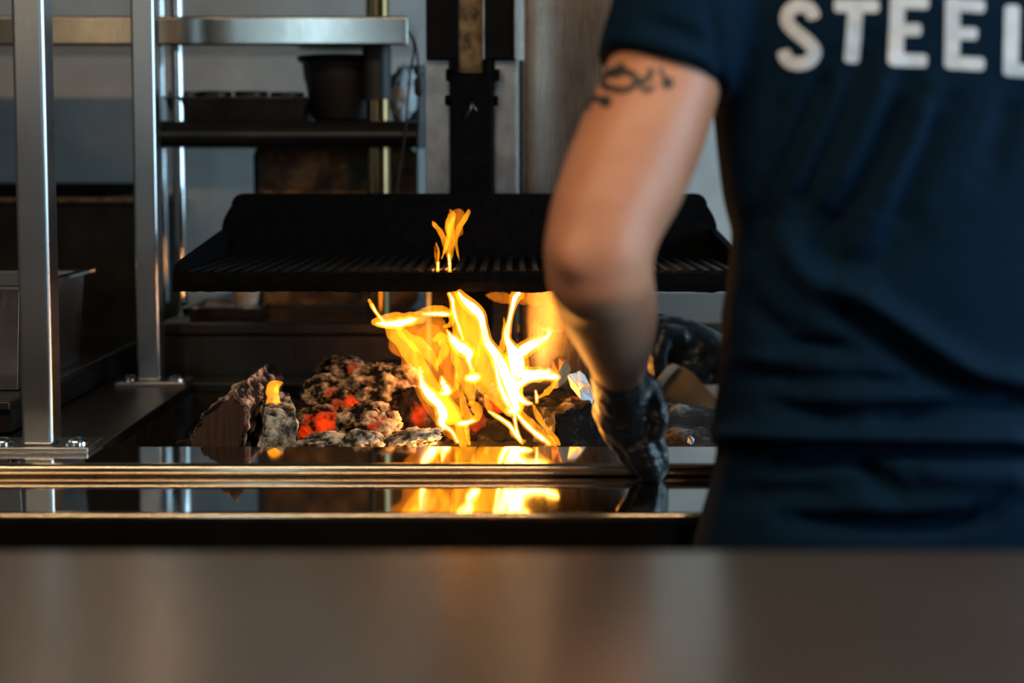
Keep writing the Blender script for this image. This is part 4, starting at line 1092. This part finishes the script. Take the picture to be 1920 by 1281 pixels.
Scurve = smooth_path([(1527, 36), (1519, 18), (1500, 12), (1481, 20), (1476, 40), (1490, 58), (1512, 76), (1527, 95), (1518, 113), (1496, 120), (1476, 112), (1469, 94)], 4)
LET = [('S', [(Scurve, 25)]),
       ('T', [([(1564, 11), (1648, 12)], 24), ([(1604, 12), (1601, 60), (1596, 118)], 28)]),
       ('E', [([(1683, -6), (1681, 60), (1678, 122)], 28), ([(1672, 4), (1741, 6)], 23), ([(1680, 56), (1727, 56)], 23), ([(1668, 112), (1738, 114)], 24)]),
       ('E', [([(1786, -4), (1785, 60), (1784, 128)], 28), ([(1775, 8), (1846, 13)], 23), ([(1785, 62), (1832, 64)], 23), ([(1774, 117), (1845, 121)], 24)]),
       ('L', [([(1897, 10), (1896, 70), (1894, 142)], 28), ([(1884, 130), (1956, 136)], 24)])]
for ch, st in LET:
    o = obj('letter', decal(st, shirt_bvh, 0.0012), 'print_white', shirt, smooth=True)
    o['label'] = 'white printed letter ' + ch
def TP(l): return [(1080 + 0.125 * a, 80 + 0.125 * b) for a, b in l]
TAT = [(smooth_path(TP([(720, 330), (570, 440), (400, 540), (420, 640), (540, 690), (690, 715), (830, 680), (905, 570), (850, 480), (720, 440)]), 4), 10),
       (smooth_path(TP([(480, 400), (600, 480), (700, 420), (780, 440)]), 4), 11), (smooth_path(TP([(860, 480), (930, 560), (1030, 570), (1110, 500), (1120, 380)]), 4), 10),
       (smooth_path(TP([(960, 600), (1000, 690), (1080, 725), (1150, 670)]), 4), 8), (TP([(1125, 650), (1180, 670)]), 9),
       (TP([(1365, 520), (1370, 600), (1372, 690)]), 17), (TP([(1280, 440), (1310, 500), (1350, 540)]), 6), (TP([(1270, 370), (1285, 460)]), 7),
       (TP([(455, 800), (450, 880), (445, 970)]), 16), (TP([(230, 850), (320, 845), (420, 860)]), 9), (smooth_path(TP([(360, 470), (300, 620), (240, 800), (170, 1020)]), 4), 7)]
tt = obj('tattoo', decal([(p_, w_ * 1.3) for p_, w_ in TAT], body_bvh, 0.0007, 4, 2.0), 'tattoo_ink', person, smooth=True)
tt['label'] = 'dark scrollwork tattoo on the upper arm'

# gloves
def glove(chains, voxel, label, extra=None):
    g = MB()
    for c in chains: g.chain(c, 0.3, 14, 10)
    if extra: extra(g)
    gm = remesh(g, voxel, 5, 0.5)
    n2 = normals(gm)
    gm.v = [v + n_ * (0.0014 * noise.fractal(Vector((v.x * 60, v.y * 60, v.z * 32)), 1.0, 2.0, 3)) for v, n_ in zip(gm.v, n2)]
    o = obj('glove', gm, 'nitrile', person, smooth=True); o['label'] = label
def P3(l): return [(at(x, y, Y), r) for x, y, Y, r in l]
glove([P3([(1160, 690, 1.772, 0.0375), (1163, 712, 1.80, 0.0375), (1170, 745, 1.83, 0.040), (1172, 775, 1.85, 0.040), (1185, 800, 1.87, 0.034)]),
       P3([(1140, 770, 1.85, 0.022), (1150, 815, 1.862, 0.0135), (1172, 850, 1.880, 0.0125), (1193, 877, 1.898, 0.011)]),
       P3([(1165, 785, 1.85, 0.024), (1178, 825, 1.850, 0.0140), (1198, 862, 1.868, 0.0130), (1212, 889, 1.890, 0.0115)]),
       P3([(1192, 785, 1.85, 0.024), (1205, 828, 1.848, 0.0140), (1220, 866, 1.866, 0.0130), (1229, 894, 1.890, 0.0115)]),
       P3([(1212, 778, 1.855, 0.022), (1228, 818, 1.858, 0.0130), (1239, 852, 1.876, 0.0115), (1242, 880, 1.896, 0.0105)]),
       P3([(1205, 730, 1.82, 0.024), (1228, 755, 1.815, 0.0165), (1236, 785, 1.825, 0.0140), (1230, 812, 1.835, 0.0120)])], 0.003, 'black nitrile glove gripping the ledge')
glove([P3([(1410, 722, 1.872, 0.036), (1385, 706, 1.875, 0.035), (1350, 690, 1.88, 0.038), (1315, 668, 1.885, 0.040), (1285, 650, 1.89, 0.038), (1262, 638, 1.895, 0.034)]),
       P3([(1270, 640, 1.870, 0.022), (1246, 628, 1.862, 0.0145), (1236, 662, 1.850, 0.0130), (1240, 700, 1.845, 0.0110)]),
       P3([(1268, 630, 1.888, 0.022), (1240, 614, 1.885, 0.0145), (1228, 650, 1.875, 0.0130), (1230, 690, 1.868, 0.0110)]),
       P3([(1266, 624, 1.908, 0.022), (1236, 606, 1.908, 0.0140), (1226, 640, 1.900, 0.0125), (1228, 680, 1.892, 0.0105)]),
       P3([(1266, 622, 1.926, 0.020), (1240, 606, 1.930, 0.0125), (1232, 636, 1.926, 0.0110), (1234, 668, 1.920, 0.0095)]),
       P3([(1330, 690, 1.865, 0.022), (1300, 704, 1.850, 0.0150), (1268, 706, 1.846, 0.0125)])], 0.003, 'black nitrile glove holding folded cardboard')
# hair, trousers, shoes
hm = MB(); hm.ball(hd + Vector((0, -0.012, 0.018)), (0.083, 0.098, 0.112), 24, 18); hm.ball(hd + Vector((0, -0.04, -0.03)), (0.072, 0.066, 0.075), 20, 14)
obj('hair', remesh(hm, 0.006, 3), 'hair_brown', person, smooth=True)
tm = MB()
tm.loft([ring((PCX, PCY, zhip + 0.03), 0.197, 0.118), ring((PCX, PCY, zhip - 0.06), 0.196, 0.122), ring((PCX, PCY, zhip - 0.13), 0.175, 0.112)])
for sx_ in (-1, 1):
    tm.chain([(Vector((PCX + sx_ * 0.097, PCY, zhip - 0.07)), 0.098), (Vector((PCX + sx_ * 0.11, PCY + 0.01, 0.50)), 0.074), (Vector((PCX + sx_ * 0.115, PCY, 0.36)), 0.072), (Vector((PCX + sx_ * 0.12, PCY - 0.02, 0.13)), 0.062)])
obj('trousers', remesh(tm, 0.010, 4), 'denim_dark', person, smooth=True)
for sx_ in (-1, 1):
    s = MB(); s.chain([(Vector((PCX + sx_ * 0.12, PCY - 0.045, 0.055)), 0.05), (Vector((PCX + sx_ * 0.13, PCY + 0.06, 0.050)), 0.047), (Vector((PCX + sx_ * 0.138, PCY + 0.15, 0.045)), 0.043)], 0.3)
    s = remesh(s, 0.006, 3)
    for v in s.v: v.z = max(v.z, 0.002)
    obj('shoe', s, 'shoe_black', person, smooth=True)

# what the right hand holds
fc = at(1285, 722, 1.83)
cb = thing('folded_cardboard', 'folded brown and white cardboard held in the right hand glove', 'cardboard', fc)
def sheet(out, Y, bulge, th, tilt=0.0):
    n_ = len(out); front = []
    cx_ = sum(a for a, _ in out) / n_
    for x, y in out: front.append(at(x, y, Y + bulge * ((x - cx_) / 50.0) ** 2 + tilt * (y - 720) / 50.0))
    c = sum(front, Vector()) / n_ - Vector((0, bulge * 0.6, 0)); d = Vector((0, th, 0)); m = MB()
    m.v = front + [c] + [p + d for p in front] + [c + d]
    for k in range(n_):
        j = (k + 1) % n_
        m.f += [(k, j, n_), (n_ + 1 + j, n_ + 1 + k, 2 * n_ + 1), (k, n_ + 1 + k, n_ + 1 + j, j)]
    return m
obj('brown_side', sheet([(1236, 742), (1240, 722), (1256, 700), (1268, 690), (1284, 690), (1302, 702), (1322, 726), (1350, 756), (1340, 766), (1300, 760), (1262, 752)], 1.825, 0.012, 0.012, -0.01), 'cardboard', cb, smooth='auto')
obj('white_side', sheet([(1228, 742), (1226, 728), (1238, 708), (1252, 690), (1264, 684), (1272, 688), (1258, 704), (1244, 722), (1238, 742)], 1.822, 0.004, 0.010), 'paper_white', cb, smooth='auto')
obj('white_flap', sheet([(1314, 724), (1350, 722), (1360, 740), (1352, 756), (1338, 746)], 1.835, 0.004, 0.004), 'paper_white', cb, smooth='auto')
